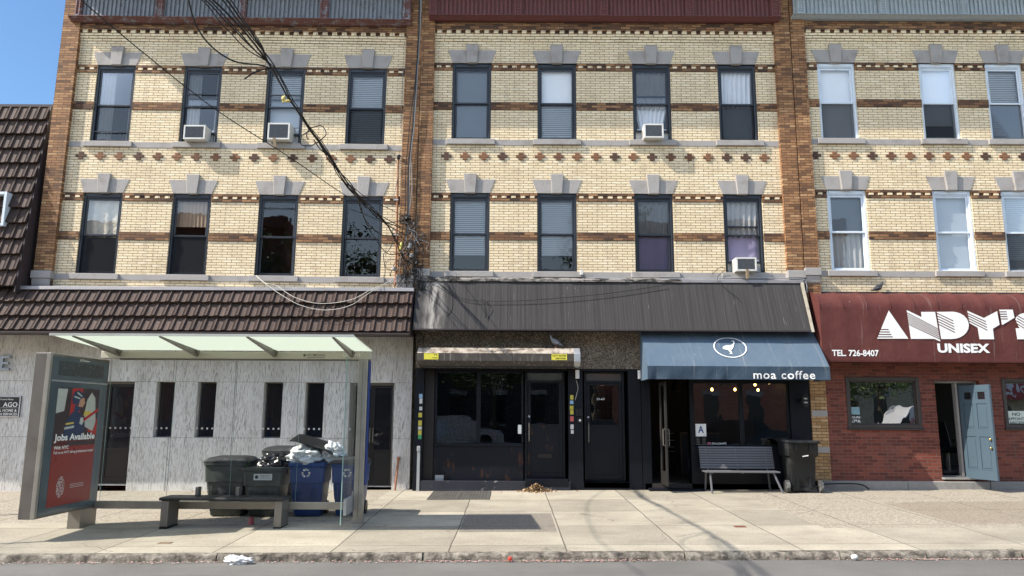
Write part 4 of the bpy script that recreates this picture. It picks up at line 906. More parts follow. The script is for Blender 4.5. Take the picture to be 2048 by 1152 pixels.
# pendant bulbs (lit) and black pendant shade
M_bulb = emit_mat('lit bulb', (1.0, .62, .18), 9)
for i, (px, py) in enumerate(((1424, 779), (1470, 779), (1510, 769), (1516, 780), (1538, 765))):
    Yb = YS+1.6; p = U(px, py, Yb); t = thing('pendant_bulb', ['leftmost glowing bulb over the letter A card', 'second glowing bulb from the left, left of the window mullion', 'glowing bulb just right of the mullion and the higher of two there', 'lower glowing bulb just right of the mullion', 'rightmost and highest glowing bulb in the coffee shop window'][i], 'lamp', (p.x, Yb, p.z), 'glowing bulbs in the coffee shop')
    MB().sphere(p, .028, .028, .04, 8, 6).build('bulb', M_bulb, t, smooth=True); MB().cyl((p.x, Yb, p.z+.04), (p.x, Yb, 3.49), .006, 5).build('flex', M_black, t)
Yb = YS+1.8; p = U(1351, 778, Yb); mb = MB(); mb.tube([(p.x, Yb, p.z-.05), (p.x, Yb, p.z+.02), (p.x, Yb, p.z+.2), (p.x, Yb, p.z+.3), (p.x, Yb, 3.45)], [.11, .10, .04, .02, .008], 14)
tag(mb.build('pendant_lamp', M_black, smooth=True), 'black cone pendant lamp hanging inside the open coffee shop door', 'lamp')
# counter and shelves inside
Yb = YS+2.6; x0, x1 = UX(1361, 900, Yb), UX(1440, 900, Yb); t = thing('cafe_counter', 'dark counter with brown edge seen through the coffee shop doorway', 'counter', (x0, Yb, SZ(966)))
zz = UZ(1361, 866, Yb); MB().box(x0+.03, x1, Yb+.01, Yb+.6, SZ(966), zz-.03).build('body', paint('counter navy', (.03,.035,.045), .5), t)
mb = MB(); mb.box(x0, x1, Yb-.01, Yb+.6, zz-.03, zz+.01); mb.box(x0, x0+.03, Yb-.01, Yb+.6, SZ(966), zz-.03); mb.build('edge', paint('brown edge', (.16,.12,.09), .5), t)
Yb = YS+3.2; t = thing('cafe_shelf', 'dark shelf unit with pale boards inside the coffee shop', 'shelf', (UX(1345, 900, Yb), Yb, SZ(966))); mb = MB()
for py in (868, 882, 895, 904):
    zz = UZ(1340, py, Yb); mb.box(UX(1330, py, Yb), UX(1352, py, Yb), Yb, Yb+.3, zz, zz+.02)
mb.build('board', paint('pale board', (.3,.3,.3), .5), t); MB().box(UX(1328, 880, Yb), UX(1354, 880, Yb), Yb+.31, Yb+.34, SZ(966), 1.3).build('back_panel', M_cafe, t)
# ---------------------------------------------------------------- blue awning
yT, yBt = YF-.12, YF-1.0
ax0, ax1 = UX(1278.5, 662, yT), UX(1620, 662, yT)
zT = UZ(1450, 655, yT)+.06; zE = UZ(1475, 732.5, yBt); zV = UZ(1475, 759, yBt)
AW = thing('blue_awning', 'slate blue canvas awning with a white flightless bird in an oval and moa coffee lettering', 'awning', ((ax0+ax1)/2, YF, zV))
def aw(u, v, o=0.0):    # u across, v from top to front edge; gently sagging between the frame ribs
    sag = 0.016*math.sin(math.pi*v)*(1-abs(math.cos(u*math.pi*3))*.8)
    y = yT+(yBt-yT)*v; z = zT+(zE-zT)*v-sag
    n = Vector((0, -(zT-zE), -(yBt-yT))).normalized(); n = Vector((0, -abs(n.y), abs(n.z)))
    return Vector((ax0+(ax1-ax0)*u, y, z))+n*o
mb = MB(); mb.grid(36, 14, lambda u, v: aw(u, v)); mb.grid(36, 14, lambda u, v: aw(u, v, -.006)); mb.build('canopy', M_awnblue, AW, smooth=True)
mb = MB(); rnd = random.Random(5)
def val(u, v):
    e = min(u, 1-u); k = 1.0 if e > .06 else 2.2
    return Vector((ax0+(ax1-ax0)*u, yBt-.006-k*.018*v*math.sin(u*46+math.sin(u*17)*2+v*1.5)*(.3+.7*abs(math.sin(u*9))), zE+(zV-zE)*v))
mb.grid(140, 5, val); mb.build('valance', M_awnshade, AW, smooth=True)
mb = MB()
for x in (ax0, ax1): mb.add([(x,yT,zT),(x,yBt,zE),(x,yT,zE)], [(0,1,2)]); mb.add([(x,yBt,zE),(x,yBt,zV),(x,YF-.15,zV),(x,YF-.15,zE)], [(0,1,2,3)])
mb.build('side_cloth', M_awnblue, AW)
mb = MB()
for x in (ax0+.02, ax0+(ax1-ax0)/2, ax1-.02): mb.tube([(x, yT+.05, zT-.04), (x, yBt+.03, zE-.03)], .013, 6); mb.tube([(x, yBt+.03, zE-.03), (x, YF-.05, zE-.1)], .013, 6)
mb.tube([(ax0, yBt+.012, zE-.012), (ax1, yBt+.012, zE-.012)], .013, 6)
mb.build('awning_frame', M_galv, AW)
sc = ax1-ax0
lg = lambda x, z: aw(x, z, .006)
# ellipse ring: centre (1460,695), rx 33, ry 20
def awp(px, py):   # pixel -> (u,v) on the sloping cloth
    d = ray(px, py); n = Vector((0, (zT-zE), -(yT-yBt)))  # plane normal
    p0 = Vector((0, yT, zT)); o = Vector((0, 0, CAMZ)); s = (p0-o).dot(n)/d.dot(n); p = o+d*s
    return (p.x-ax0)/(ax1-ax0), (p.y-yT)/(yBt-yT)
mb = MB(); ring = []
for r in (1.0, .93):
    ring.append([aw(*awp(1460+33.5*r*math.cos(t)+1.5*r*math.sin(t), 695+20*r*math.sin(t)+2.2*r*math.cos(t)), .012) for t in [2*math.pi*k/48 for k in range(48)]])
mb.add(ring[0]+ring[1], [(i, (i+1)%48, 48+(i+1)%48, 48+i) for i in range(48)])
bird = [(1445,696),(1446,693.2),(1450,691.2),(1456,690.2),(1461,690),(1464.5,688.4),(1466.4,686),(1466.6,683.4),(1465.6,682.2),(1462.6,682.8),(1461.8,682),(1464.5,680.8),(1467.2,680.9),(1468.6,682.8),(1468.4,686.5),(1467.2,690),(1466.6,693.5),(1465,696.6),(1462.6,699),(1461.4,700.6),(1464,704.2),(1463.4,706.2),(1466.6,708.2),(1462,707.4),(1457.6,707.6),(1461.4,705.8),(1460.6,704.4),(1457.6,701.4),(1455.8,699.6),(1450,698.6),(1446.5,698)]
mb.add([aw(*awp(x, y), .013) for x, y in bird], [tuple(range(len(bird)-1, -1, -1))])
mb.build('bird_emblem', M_letter, AW)
mb = MB()
def vmap(u, v):
    a = UX(1506, 749, yBt); b = UX(1630, 749, yBt); x = a+(b-a)*u; za = UZ(1568, 758, yBt); zb2 = UZ(1568, 741.5, yBt); z = za+(zb2-za)*v
    uu = (x-ax0)/(ax1-ax0); vv = (z-zE)/(zV-zE); p = val(uu, vv); return (x, p.y-.006, z)
put_text(mb, 'moa coffee', vmap, .012, space=1.12); mb.build('lettering', M_letter, AW)
# ---------------------------------------------------------------- barber shop front (red brick) and maroon awning
YR = YF-.02
def RX(px, py=860): return UX(px, py, YR)
def RZ(py, px=1850): return UZ(px, py, YR)
xr0 = RX(1657, 860)-.0; xr1 = 16.0
win1 = (RX(1693, 805), RX(1841, 805), RZ(857, 1765), RZ(754, 1765)); dor = (RX(1877, 860), RX(1968, 860), RZ(955, 1925), RZ(761, 1925)); win2 = (RX(2006, 805), RX(2160, 805), RZ(857, 2020), RZ(757, 2020))
mb = wall(MB(), xr0, xr1, RZ(962, 1850), RZ(690, 1850), YR, [win1, dor, win2], .28); mb.build('red_brick_wall', M_red, BR)
mb = MB().box(RX(1625, 860), xr0-.002, YR+.0, YR+.2, RZ(962, 1650), 3.9); o = mb.build('brick_pier', M_tan, BR)
mb = MB()
for pa, pb in ((833, 821), (905, 894)): mb.box(RX(1626, 860)-.005, xr0-.001, YR-.006, YR+.1, RZ(pa, 1640), RZ(pb, 1640))
mb.build('stone_block', M_stone, o)
mb = MB(); x = RX(1640, 960); rnd = random.Random(4)
while x < xr1:
    w = 1.6+rnd.random()*.8; mb.box(x, x+w-.008, YR-.14-rnd.random()*.01, YR+.1, -.3, RZ(962, 1850)-.002+rnd.random()*.006); x += w
mb.build('plinth', M_conc, BR, bev=.012)
M_winbrown = paint('weathered dark brown frame', (.055,.045,.04), .5, var=.2)
for i, wn in enumerate((win1, win2)):
    a, b, z0, z1 = wn; mb = MB(); frame_rect(mb, a+.002, b-.002, z0+.002, z1-.002, YR-.02, YR+.10, .075); mb.box(a-.03, b+.03, YR-.05, YR+.06, z0-.03, z0+.001); W = mb.build('shop_window', M_winbrown, BR, bev=.006)
    mb = MB(); frame_rect(mb, a+.077, b-.077, z0+.077, z1-.077, YR+.03, YR+.08, .03); mb.build('inner_frame', M_winbrown, W)
    MB().quad((a+.1,YR+.058,z0+.1),(b-.1,YR+.058,z0+.1),(b-.1,YR+.058,z1-.1),(a+.1,YR+.058,z1-.1)).build('pane', M_barberglass, W)
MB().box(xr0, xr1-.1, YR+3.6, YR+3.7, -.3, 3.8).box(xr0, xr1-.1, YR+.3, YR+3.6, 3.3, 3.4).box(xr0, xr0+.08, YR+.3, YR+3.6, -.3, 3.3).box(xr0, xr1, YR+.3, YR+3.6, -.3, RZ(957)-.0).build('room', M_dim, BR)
a, b, z0, z1 = dor
mb = MB(); frame_rect(mb, a+.002, b-.002, z0+.002, z1-.002, YR+.12, YR+.24, .04, .02, .05); xh = UX(1926, 860, YR); mb.box(xh-.02, xh+.02, YR+.12, YR+.24, z0+.025, z1-.052); DFR = mb.build('door_frame', paint('grey door frame', (.25,.24,.23), .6), BR)
MB().box(xh+.02, b-.042, YR+.16, YR+.2, z0+.022, z1-.052).build('side_panel', M_dim, DFR)
MB().box(a-.02, b+.03, YR-.1, YR+.14, z0-.04, z0).build('door_sill', M_conc, BR, bev=.006)
# blue door leaf, swung out
h0 = UX(1926, 863, YR+.0); h1p = U(1988, 863, YR-.80); zb_ = UZ(1936, 955.5, YR); zt_ = UZ(1917, 771.5, YR)
P0 = Vector((h0, YR-.0, 0)); P1 = Vector((h1p.x, YR-.80, 0)); D = (P1-P0); L = D.length; D.normalize(); Nn = Vector((D.y, -D.x, 0))   # outward to the viewer's side
if Nn.x > 0: Nn = -Nn
DR = thing('open_door', 'light blue six panelled door with two small panes standing open on the red brick front', 'door', (P0.x, P0.y, zb_))
def dbox(mb, s0, s1, n0, n1, z0, z1):
    c = []
    for z in (z0, z1):
        for s, n in ((s0, n0), (s1, n0), (s1, n1), (s0, n1)): q = P0+D*s+Nn*n; c.append((q.x, q.y, z))
    mb.hexa(c)
H = zt_-zb_; mb = MB(); st = .10*L/0.9
zl = [0, .10, .45, .53, .80, .845, .925, 1.0]
cols = [(0, st), (L/2-.045, L/2+.045), (L-st, L)]
for s0, s1 in cols: dbox(mb, s0, s1, -.022, .022, zb_, zt_)
for (z0_, z1_) in ((0, .10), (.45, .53), (.80, .845), (.925, 1.0)):
    for (sa, sb) in ((st, L/2-.045), (L/2+.045, L-st)): dbox(mb, sa, sb, -.022, .022, zb_+H*z0_, zb_+H*z1_)
LEAF = mb.build('door_leaf', M_bluedoor, DR)
mb = MB()
for (z0_, z1_) in ((.10, .45), (.53, .80)):
    for (sa, sb) in ((st, L/2-.045), (L/2+.045, L-st)):
        dbox(mb, sa, sb, -.012, .010, zb_+H*z0_, zb_+H*z1_); dbox(mb, sa+.035, sb-.035, .010, .019, zb_+H*z0_+.04, zb_+H*z1_-.04)
mb.build('door_panel', M_bluedoor, LEAF, bev=.004)
for (sa, sb) in ((st, L/2-.045), (L/2+.045, L-st)):
    mb = MB(); dbox(mb, sa+.04, sb-.04, -.004, .004, zb_+H*.852, zb_+H*.918); mb.build('pane', M_darkglass, LEAF)
    mb = MB(); dbox(mb, sa, sa+.04, -.012, .015, zb_+H*.845, zb_+H*.925); dbox(mb, sb-.04, sb, -.012, .015, zb_+H*.845, zb_+H*.925); mb.build('glazing_bead', M_bluedoor, LEAF)
for zf_ in (.335, .425):
    q = P0+D*(L-.06); mb = MB()
    for s in (-1, 1): c = q+Nn*s*.05; mb.tube([(q+Nn*s*.022)[:2]+(zb_+H*zf_,), (q+Nn*s*.045)[:2]+(zb_+H*zf_,)], .012, 8); mb.sphere((c.x, c.y, zb_+H*zf_), .026, .026, .026, 10, 6)
    mb.build('handle' if zf_ < .4 else 'lock', M_gold, LEAF, smooth=True)
# something inside the doorway: a potted plant and a barber chair
def barber_chair(x, y):
    t = thing('barber_chair', 'black barber chair in the dark room behind the open blue door', 'chair', (x, y, z0))
    mb = MB(); zb0 = dor[2]; mb.cyl((x, y, zb0), (x, y, zb0+.05), .28, 20); mb.cyl((x, y, zb0+.05), (x, y, zb0+.45), .05, 12); mb.build('base', M_metal, t)
    MB().box(x-.28, x+.28, y-.28, y+.25, zb0+.45, zb0+.58).build('seat', M_black, t, bev=.03)
    MB().hexa([(x-.26,y+.2,zb0+.55),(x+.26,y+.2,zb0+.55),(x+.26,y+.32,zb0+.55),(x-.26,y+.32,zb0+.55),(x-.24,y+.35,zb0+1.15),(x+.24,y+.35,zb0+1.15),(x+.24,y+.44,zb0+1.15),(x-.24,y+.44,zb0+1.15)]).build('backrest', M_black, t, bev=.03)
    mb = MB()
    for s in (-1, 1): mb.box(x+s*.3-.03, x+s*.3+.03, y-.25, y+.2, zb0+.70, zb0+.75); mb.box(x+s*.3-.02, x+s*.3+.02, y-.02, y+.02, zb0+.5, zb0+.70)
    mb.build('armrest', M_metal, t)
barber_chair(UX(1893, 900, YF+1.4), YF+1.4)
# stickers in the barber windows
def sign(label, x0, x1, z0, z1, y, mat, lines, ink, name='window_sign', cat='sign'):
    t = thing(name, label, cat, ((x0+x1)/2, y, z0)); MB().box(x0, x1, y, y+.004, z0, z1).build('card', mat, t); mb = MB(); H = z1-z0
    for (s, fa, fb, f0, f1, bo) in lines: flat_text(mb, s, x0+(x1-x0)*fa, x0+(x1-x0)*fb, z0+H*f0, z0+H*f1, y-.0015, bo)
    if lines: mb.build('lettering', ink, t)
    return t
sign('pale teal picture card low in the left window of the red brick shop', RX(1700), RX(1724), RZ(829, 1710), RZ(814, 1710), YR+.045, paint('teal print', (.22,.36,.40), .4, var=.4, vs=14), [], M_blackink)
sign('small dark notice with white lettering under the teal card in the brick shop window', RX(1700), RX(1727), RZ(847, 1710), RZ(831, 1710), YR+.045, paint('dark print', (.05,.05,.055), .4, var=.3), [('HOURS', .1, .9, .65, .9, .01), ('A7*A', .1, .9, .1, .5, .02)], M_letter)
sign('white and green notice in the right window reading no appointment necessary', UX(2013, 830, YR+.04), UX(2070, 830, YR+.04), RZ(851, 2030), RZ(822, 2030), YR+.04, paint('white green card', (.6,.66,.6), .5), [('NO', .2, .48, .66, .9, .03), ('APPOINTMENT', .05, .95, .36, .56, .02), ('NECESSARY', .1, .9, .08, .28, .02)], paint('green ink', (.03,.06,.05), .5))
# maroon awning
yB_ = YF-.62
mx0 = UX(1618.5, 600, YF-.1); mx1 = 15.5
zA = UZ(1800, 587, YF-.02); zBm = UZ(1800, 722, yB_); 
prof = []
for k in range(9):
    t = k/8*math.pi/2; prof.append((YF-.02-(.60)*math.sin(t), zA-.42*(1-math.cos(t))))
prof.append((yB_, zBm))
zknee = prof[8][1]
MA = thing('maroon_awning', 'maroon round topped awning with white ANDY\'S UNISEX lettering', 'awning', ((mx0+mx1)/2, YF, zBm))
mb = MB(); nr = 19; pitch = .50; 
def man(x):   # cloth bellies slightly between the hoops
    u = ((x-mx0)/pitch) % 1.0; return -.022*math.sin(math.pi*u)
xs = []; x = mx0
while x < mx1: xs.append(x); x += pitch/8
rings = []
for x in xs:
    bel = man(x); rr = []
    for k, (y, z) in enumerate(prof):
        f = 1.0 if k < 9 else 0.0
        rr.append((x, y-bel*math.sin(k/8*1.57)*f*.7 if k < 9 else y, z+bel*math.cos(k/8*1.57)*f*(1 if k else 0)))
    rings.append(rr)
m = len(prof); mb.add([p for r in rings for p in r], [(i*m+j, i*m+j+1, (i+1)*m+j+1, (i+1)*m+j) for i in range(len(rings)-1) for j in range(m-1)])
mb.add([(mx0, y, z) for y, z in prof]+[(mx0, YF-.02, zBm)], [tuple(range(m+1))]); mb.add([(mx1, y, z) for y, z in prof]+[(mx1, YF-.02, zBm)], [tuple(range(m, -1, -1))])
mb.build('canopy', M_awnred, MA, smooth=True)
mb = MB(); mb.box(mx0, mx1, yB_+.002, yB_+.03, zBm-.02, zBm+.012); mb.box(mx0, mx1, yB_+.03, YF-.1, zBm-.006, zBm+.004); mb.build('hem', M_awnred, MA)
mb = MB(); x = mx0+.0
while x < mx1:
    mb.tube([(x, y-.004, z+.004) for y, z in prof[:9]], .007, 5); x += pitch
mb.build('seam', M_awnred, MA)
mb = MB(); mb.box(mx0-.03, mx1, YF-.05, YF-.005, zA-.005, zA+.03); mb.build('top_rail', M_tiledark, MA)
yl = yB_-.006
def AP(zx, zy):    # from the enlarged crop (x6.649) of the lettering
    px = 1740+zx/6.649; py = 600+zy/6.649; p = U(px, py, yl); return (p.x, p.z)
def poly(mb, pts, y=yl, m=0):
    q = [AP(*p) for p in pts]; a = sum(q[i][0]*q[(i+1)%len(q)][1]-q[(i+1)%len(q)][0]*q[i][1] for i in range(len(q)))
    if a < 0: q = q[::-1]
    mb.prism(q, y, y+.003, m)
def stripes(mb, a0, a1, b0, b1, n, w=6):   # dark gaps, from edge line a0-a1 to end line b0-b1
    for i in range(n):
        t = i/(n-1) if n > 1 else 0
        x0 = a0[0]+(a1[0]-a0[0])*t; y0 = a0[1]+(a1[1]-a0[1])*t; x1 = b0[0]+(b1[0]-b0[0])*t; y1 = b0[1]+(b1[1]-b0[1])*t
        poly(mb, [(x0, y0-w), (x1, y1-w), (x1, y1+w), (x0, y0+w)], yl-.0022)
Lt = MB(); Gp = MB()
poly(Lt, [(250,140),(512,515),(95,515)]); stripes(Gp, (120,392), (85,490), (245,392), (300,490), 4)
poly(Lt, [(488,133),(686,228),(680,158),(866,158),(935,552),(855,517),(545,517)]); stripes(Gp, (485,168), (505,318), (915,392), (930,520), 6)
arc = [(1090+225*math.sin(t*math.pi/12), 337-182*math.cos(t*math.pi/12)) for t in range(13)]
poly(Lt, [(890,158)]+arc+[(948,519)]); stripes(Gp, (888,175), (915,325), (1106,278), (1130,432), 5)
poly(Lt, [(1296,143),(1515,240),(1690,148),(1724,328),(1635,382),(1652,522),(1458,522),(1432,368),(1326,308)]); stripes(Gp, (1298,178), (1320,280), (1540,288), (1560,402), 4)
poly(Lt, [(1720,128),(1898,128),(1922,235),(1765,330),(1755,325)]); stripes(Gp, (1715,157), (1738,252), (1815,157), (1832,252), 4)
sarc = [(2075-140*math.cos(t), 265-93*math.sin(t)) for t in [k*math.pi/10 for k in range(0, 11)]]
poly(Lt, [(1960,320),(1942,265)]+sarc+[(2215,300),(2090,290),(2210,380),(2235,440),(2180,522),(1960,522),(1938,375),(1990,375)]); stripes(Gp, (1955,208), (1945,310), (2080,275), (2080,395), 4)
Lt.build('large_lettering', M_letter, MA); Gp.build('letter_stripes', M_awnred, MA)
mb = MB(); x0, z0 = AP(903, 702); x1, z1 = AP(1588, 580); flat_text(mb, 'UNISEX', x0, x1, z0, z1, yl, .045)
x0, z0 = U(1664.5, 711.5, yl).x, U(1700, 712.5, yl).z; x1, z1 = U(1757, 700, yl).x, U(1700, 699.5, yl).z; flat_text(mb, 'TEL. 726-8407', x0, x1, z0, z1, yl, .025)
mb.build('small_lettering', M_letter, MA)
# ---------------------------------------------------------------- ground
def sidewalk_mat():
    N = NT('sidewalk concrete'); x, y, z = N.xyz(); co = N.co()
    wob = N.math('MULTIPLY_ADD', N.noise(co, 0.9, 3), 0.05, -0.025); fine = N.math('MULTIPLY_ADD', N.noise(co, 9, 3), 0.012, -0.006)
    def line(v, off, per, w):
        f = N.math('FRACT', N.math('DIVIDE', N.math('ADD', N.math('ADD', v, off), N.math('ADD', wob, fine)), per))
        d = N.math('MULTIPLY', N.math('ABSOLUTE', N.math('SUBTRACT', f, 0.5)), per)
        return N.math('LESS_THAN', N.math('SUBTRACT', per*0.5, d), w), N.math('FLOOR', N.math('DIVIDE', N.math('ADD', N.math('ADD', v, off), wob), per))
    lx, ix = line(x, JX, 1.49, 0.008); ly, iy = line(y, JY, 1.50, 0.007)
    j = N.math('MAXIMUM', lx, ly)
    wn = N.n('ShaderNodeTexWhiteNoise', noise_dimensions='2D'); cx = N.n('ShaderNodeCombineXYZ'); N.l(ix, cx.inputs[0]); N.l(iy, cx.inputs[1]); N.l(cx.outputs[0], wn.inputs[0])
    base = N.ramp(N.noise(co, 1.1, 7, 0.62), [(0.3, (0.29, 0.26, 0.205)), (0.7, (0.40, 0.365, 0.29))])
    t = N.math('MULTIPLY_ADD', wn.outputs[0], 0.32, 0.82)
    v = N.n('ShaderNodeVectorMath', operation='SCALE'); N.l(base, v.inputs[0]); N.l(t, v.inputs[3]); col = v.outputs[0]
    col = N.mix(0.6, col, N.ramp(N.noise(co, 38, 6, 0.75), [(0.3, 0.3), (0.7, 0.7)]), 'OVERLAY')
    # gum and stains
    g = N.n('ShaderNodeTexVoronoi'); N.l(co, g.inputs['Vector']); g.inputs['Scale'].default_value = 3.4; g.inputs['Randomness'].default_value = 1
    gs = N.math('LESS_THAN', N.math('ADD', g.outputs['Distance'], N.math('MULTIPLY', N.noise(co, 14, 2), 0.04)), 0.075)
    col = N.mix(N.math('MULTIPLY', gs, 0.5), col, (0.12, 0.11, 0.10))
    st = N.ramp(N.noise(N.co((0.6, 1.4, 1)), 1.8, 7, 0.65), [(0.52, 0.0), (0.75, 1.0)]); col = N.mix(N.math('MULTIPLY', st, 0.38), col, (0.15, 0.13, 0.11))
    # exposed aggregate areas
    vo = N.n('ShaderNodeTexVoronoi'); N.l(co, vo.inputs['Vector']); vo.inputs['Scale'].default_value = 42
    ag = N.ramp(vo.outputs['Color'], [(0.15, (0.10, 0.08, 0.06)), (0.5, (0.29, 0.255, 0.20)), (0.9, (0.48, 0.43, 0.35))])
    ag = N.mix(0.5, ag, (0.33, 0.295, 0.235))
    def inside(a, b, c, d):
        m = N.math('MULTIPLY', N.math('GREATER_THAN', x, a), N.math('LESS_THAN', x, b)); m2 = N.math('MULTIPLY', N.math('GREATER_THAN', y, c), N.math('LESS_THAN', y, d)); return N.math('MULTIPLY', m, m2)
    A1 = N.math('MAXIMUM', inside(-40, AX1, AY1, 40), inside(AX2, 60, AY2, 40))
    col = N.mix(A1, col, ag)
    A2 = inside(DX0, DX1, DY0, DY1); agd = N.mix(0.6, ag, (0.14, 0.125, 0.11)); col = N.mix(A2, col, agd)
    wedge = N.math('LESS_THAN', N.math('ADD', N.math('MULTIPLY', N.math('SUBTRACT', x, PX0), -0.35), N.math('ADD', N.math('SUBTRACT', y, PY1), N.math('MULTIPLY', N.noise(co, 2.5, 4), 0.8))), 0.2)
    A3 = N.math('MULTIPLY', inside(PX0, 60, PY0, PY1), wedge); agb = N.mix(0.5, ag, (0.15, 0.115, 0.08)); col = N.mix(N.math('MULTIPLY', A3, 0.75), col, agb)
    pk = N.math('MULTIPLY', N.math('GREATER_THAN', N.noise(co, 34, 2), 0.63), N.math('MULTIPLY', inside(-1.9, 1.4, 15.75, 16.4), N.math('GREATER_THAN', N.noise(co, 3, 3), 0.45)))
    col = N.mix(N.math('MULTIPLY', pk, 0.6), col, (0.62, 0.25, 0.32))
    col = N.mix(N.math('MULTIPLY', j, 0.85), col, (0.07, 0.06, 0.05))
    # fine wandering cracks
    ck = N.n('ShaderNodeTexVoronoi', feature='DISTANCE_TO_EDGE'); wv = N.n('ShaderNodeVectorMath', operation='ADD'); N.l(co, wv.inputs[0])
    nv = N.n('ShaderNodeTexNoise'); N.l(co, nv.inputs['Vector']); nv.inputs['Scale'].default_value = 3.0; nv.inputs['Detail'].default_value = 5
    sc_ = N.n('ShaderNodeVectorMath', operation='SCALE'); N.l(nv.outputs['Color'], sc_.inputs[0]); sc_.inputs[3].default_value = 0.35; N.l(sc_.outputs[0], wv.inputs[1])
    N.l(wv.outputs[0], ck.inputs['Vector']); ck.inputs['Scale'].default_value = 0.38
    cm = N.math('MULTIPLY', N.math('LESS_THAN', ck.outputs['Distance'], 0.0022), N.math('GREATER_THAN', N.noise(co, 0.8, 2), 0.52))
    col = N.mix(N.math('MULTIPLY', cm, 0.6), col, (0.10, 0.09, 0.08))
    h = N.math('SUBTRACT', N.math('MULTIPLY', N.noise(co, 70, 3), 0.25), j)
    N.principled(col, 0.88, 0, 0.25, N.bump(h, 0.008)); return N.m
pj = G(1131, 1095); JX = -(pj.x % 1.49)+1.49; pj2 = G(1100, 1052); JY = -(pj2.y % 1.5)+1.5
AX1 = G(740, 1010).x; AY1 = G(500, 1044).y; AX2 = G(1560, 1020).x; AY2 = G(1700, 1056).y
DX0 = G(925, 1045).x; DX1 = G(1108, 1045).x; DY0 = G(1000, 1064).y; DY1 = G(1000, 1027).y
PX0 = G(1850, 1030).x; PX1 = 30.0; PY0 = G(1950, 1047).y; PY1 = G(1950, 1003).y
def road_mat():
    N = NT('asphalt'); co = N.co()
    col = N.ramp(N.noise(co, 0.7, 7, 0.6), [(0.3, (0.125, 0.121, 0.113)), (0.7, (0.18, 0.173, 0.162))])
    col = N.mix(0.5, col, N.ramp(N.noise(co, 110, 3, 0.7), [(0.3, 0.25), (0.7, 0.75)]), 'OVERLAY')
    st = N.ramp(N.noise(N.co((0.25, 2.5, 1)), 2.0, 5, 0.6), [(0.5, 0.0), (0.72, 1.0)]); col = N.mix(N.math('MULTIPLY', st, 0.35), col, (0.10, 0.097, 0.092))
    sp = N.ramp(N.noise(N.co((3, 6, 1)), 6.0, 2, 0.5), [(0.77, 0.0), (0.785, 1.0)]); col = N.mix(N.math('MULTIPLY', sp, 0.7), col, (0.42, 0.40, 0.35))
    N.principled(col, 0.85, 0, 0.3, N.bump(N.noise(co, 130, 3), 0.006)); return N.m
M_side = sidewalk_mat(); M_road = road_mat()
mb = MB(); mb.grid(140, 40, lambda u, v: (-45+90*u, YK+.13+(YF+.5-YK-.13)*v, gz(-45+90*u, YK+.13+(YF+.5-YK-.13)*v)))
struct(mb.build('sidewalk', M_side, loc=(0, 0, 0)))
struct(MB().grid(60, 2, lambda u, v: (-300+600*u, YF+.5+300*v, gz(max(-45, min(45, -300+600*u)), YF)-.02)).build('back_yard_ground', M_conc, loc=(0, 0, 0)))
RD = .085
struct(MB().grid(120, 20, lambda u, v: (-120+240*u, -6.2+(YK+6.2)*v, .009*(-120+240*u)*(1 if abs(-120+240*u) < 45 else 45/abs(-120+240*u))-.018*(YF-YK)-.01-RD+.035*math.sin(math.pi*v))).build('road', M_road, loc=(0, 0, 0)))
def kerb_mat():
    N = NT('chipped kerb stone'); co = N.co()
    col = N.ramp(N.noise(co, 7, 8, 0.7), [(0.38, (0.06, 0.054, 0.047)), (0.5, (0.19, 0.17, 0.14)), (0.62, (0.34, 0.31, 0.26))])
    st = N.ramp(N.noise(N.co((1.2, 1, 5)), 3, 6, 0.7), [(0.5, 0.0), (0.66, 1.0)]); col = N.mix(N.math('MULTIPLY', st, 0.6), col, (0.06, 0.05, 0.045))
    N.principled(col, 0.9, 0, 0.25, N.bump(N.noise(co, 22, 6, 0.7), 0.03)); return N.m
M_kerb = kerb_mat()
rnd = random.Random(11)
kj = [G(p, 1106).x for p in (440, 1369, 1681, 1856)]
xs_ = [-45, -20, -13.6, -10.4, -6.9, kj[0], -1.1, kj[1], kj[2], kj[3], kj[3]+1.2, 9.5, 12.5, 16, 25, 45]
mb = MB()
for a, b in zip(xs_, xs_[1:]):
    g = rnd.uniform(.008, .035); a2, b2 = a+g, b-g*.3; dz = rnd.uniform(-.012, .006); dy = rnd.uniform(-.015, .01)
    n = max(2, int((b2-a2)/.05)) if abs(a) < 21 else 4
    rings = []
    for i in range(n+1):
        x = a2+(b2-a2)*i/n; z = gz(x, YK+.13)
        e = noise.noise(Vector((x*3, 0, 1)))*.008+noise.noise(Vector((x*11, 2, 1)))*.006
        ch = max(0, noise.noise(Vector((x*2.1, 5, 3))))*.055
        rings.append([(x, YK+dy+e*.6, z-RD-.05), (x, YK+dy+e, z-.055-ch*.5), (x, YK+dy+.018+e+ch*.55, z-.012+dz+e*.4-ch*.35), (x, YK+.045+dy+ch*.8, z+.002+dz), (x, YK+.14, z+.003), (x, YK+.14, z-.2)])
    mb.loft(rings)
struct(mb.build('kerb', M_kerb, smooth=True, loc=(0, 0, 0)))
# far side of the street (behind the camera; seen only mirrored in the glass)
struct(MB().box(-120, 120, -12.0, -6.2, -.6, -.12).build('far_sidewalk', M_conc, loc=(0, 0, 0)))
struct(MB().grid(4, 4, lambda u, v: (-400+800*u, -412+400*v, -.2)).build('far_ground', M_conc, loc=(0, 0, 0)))
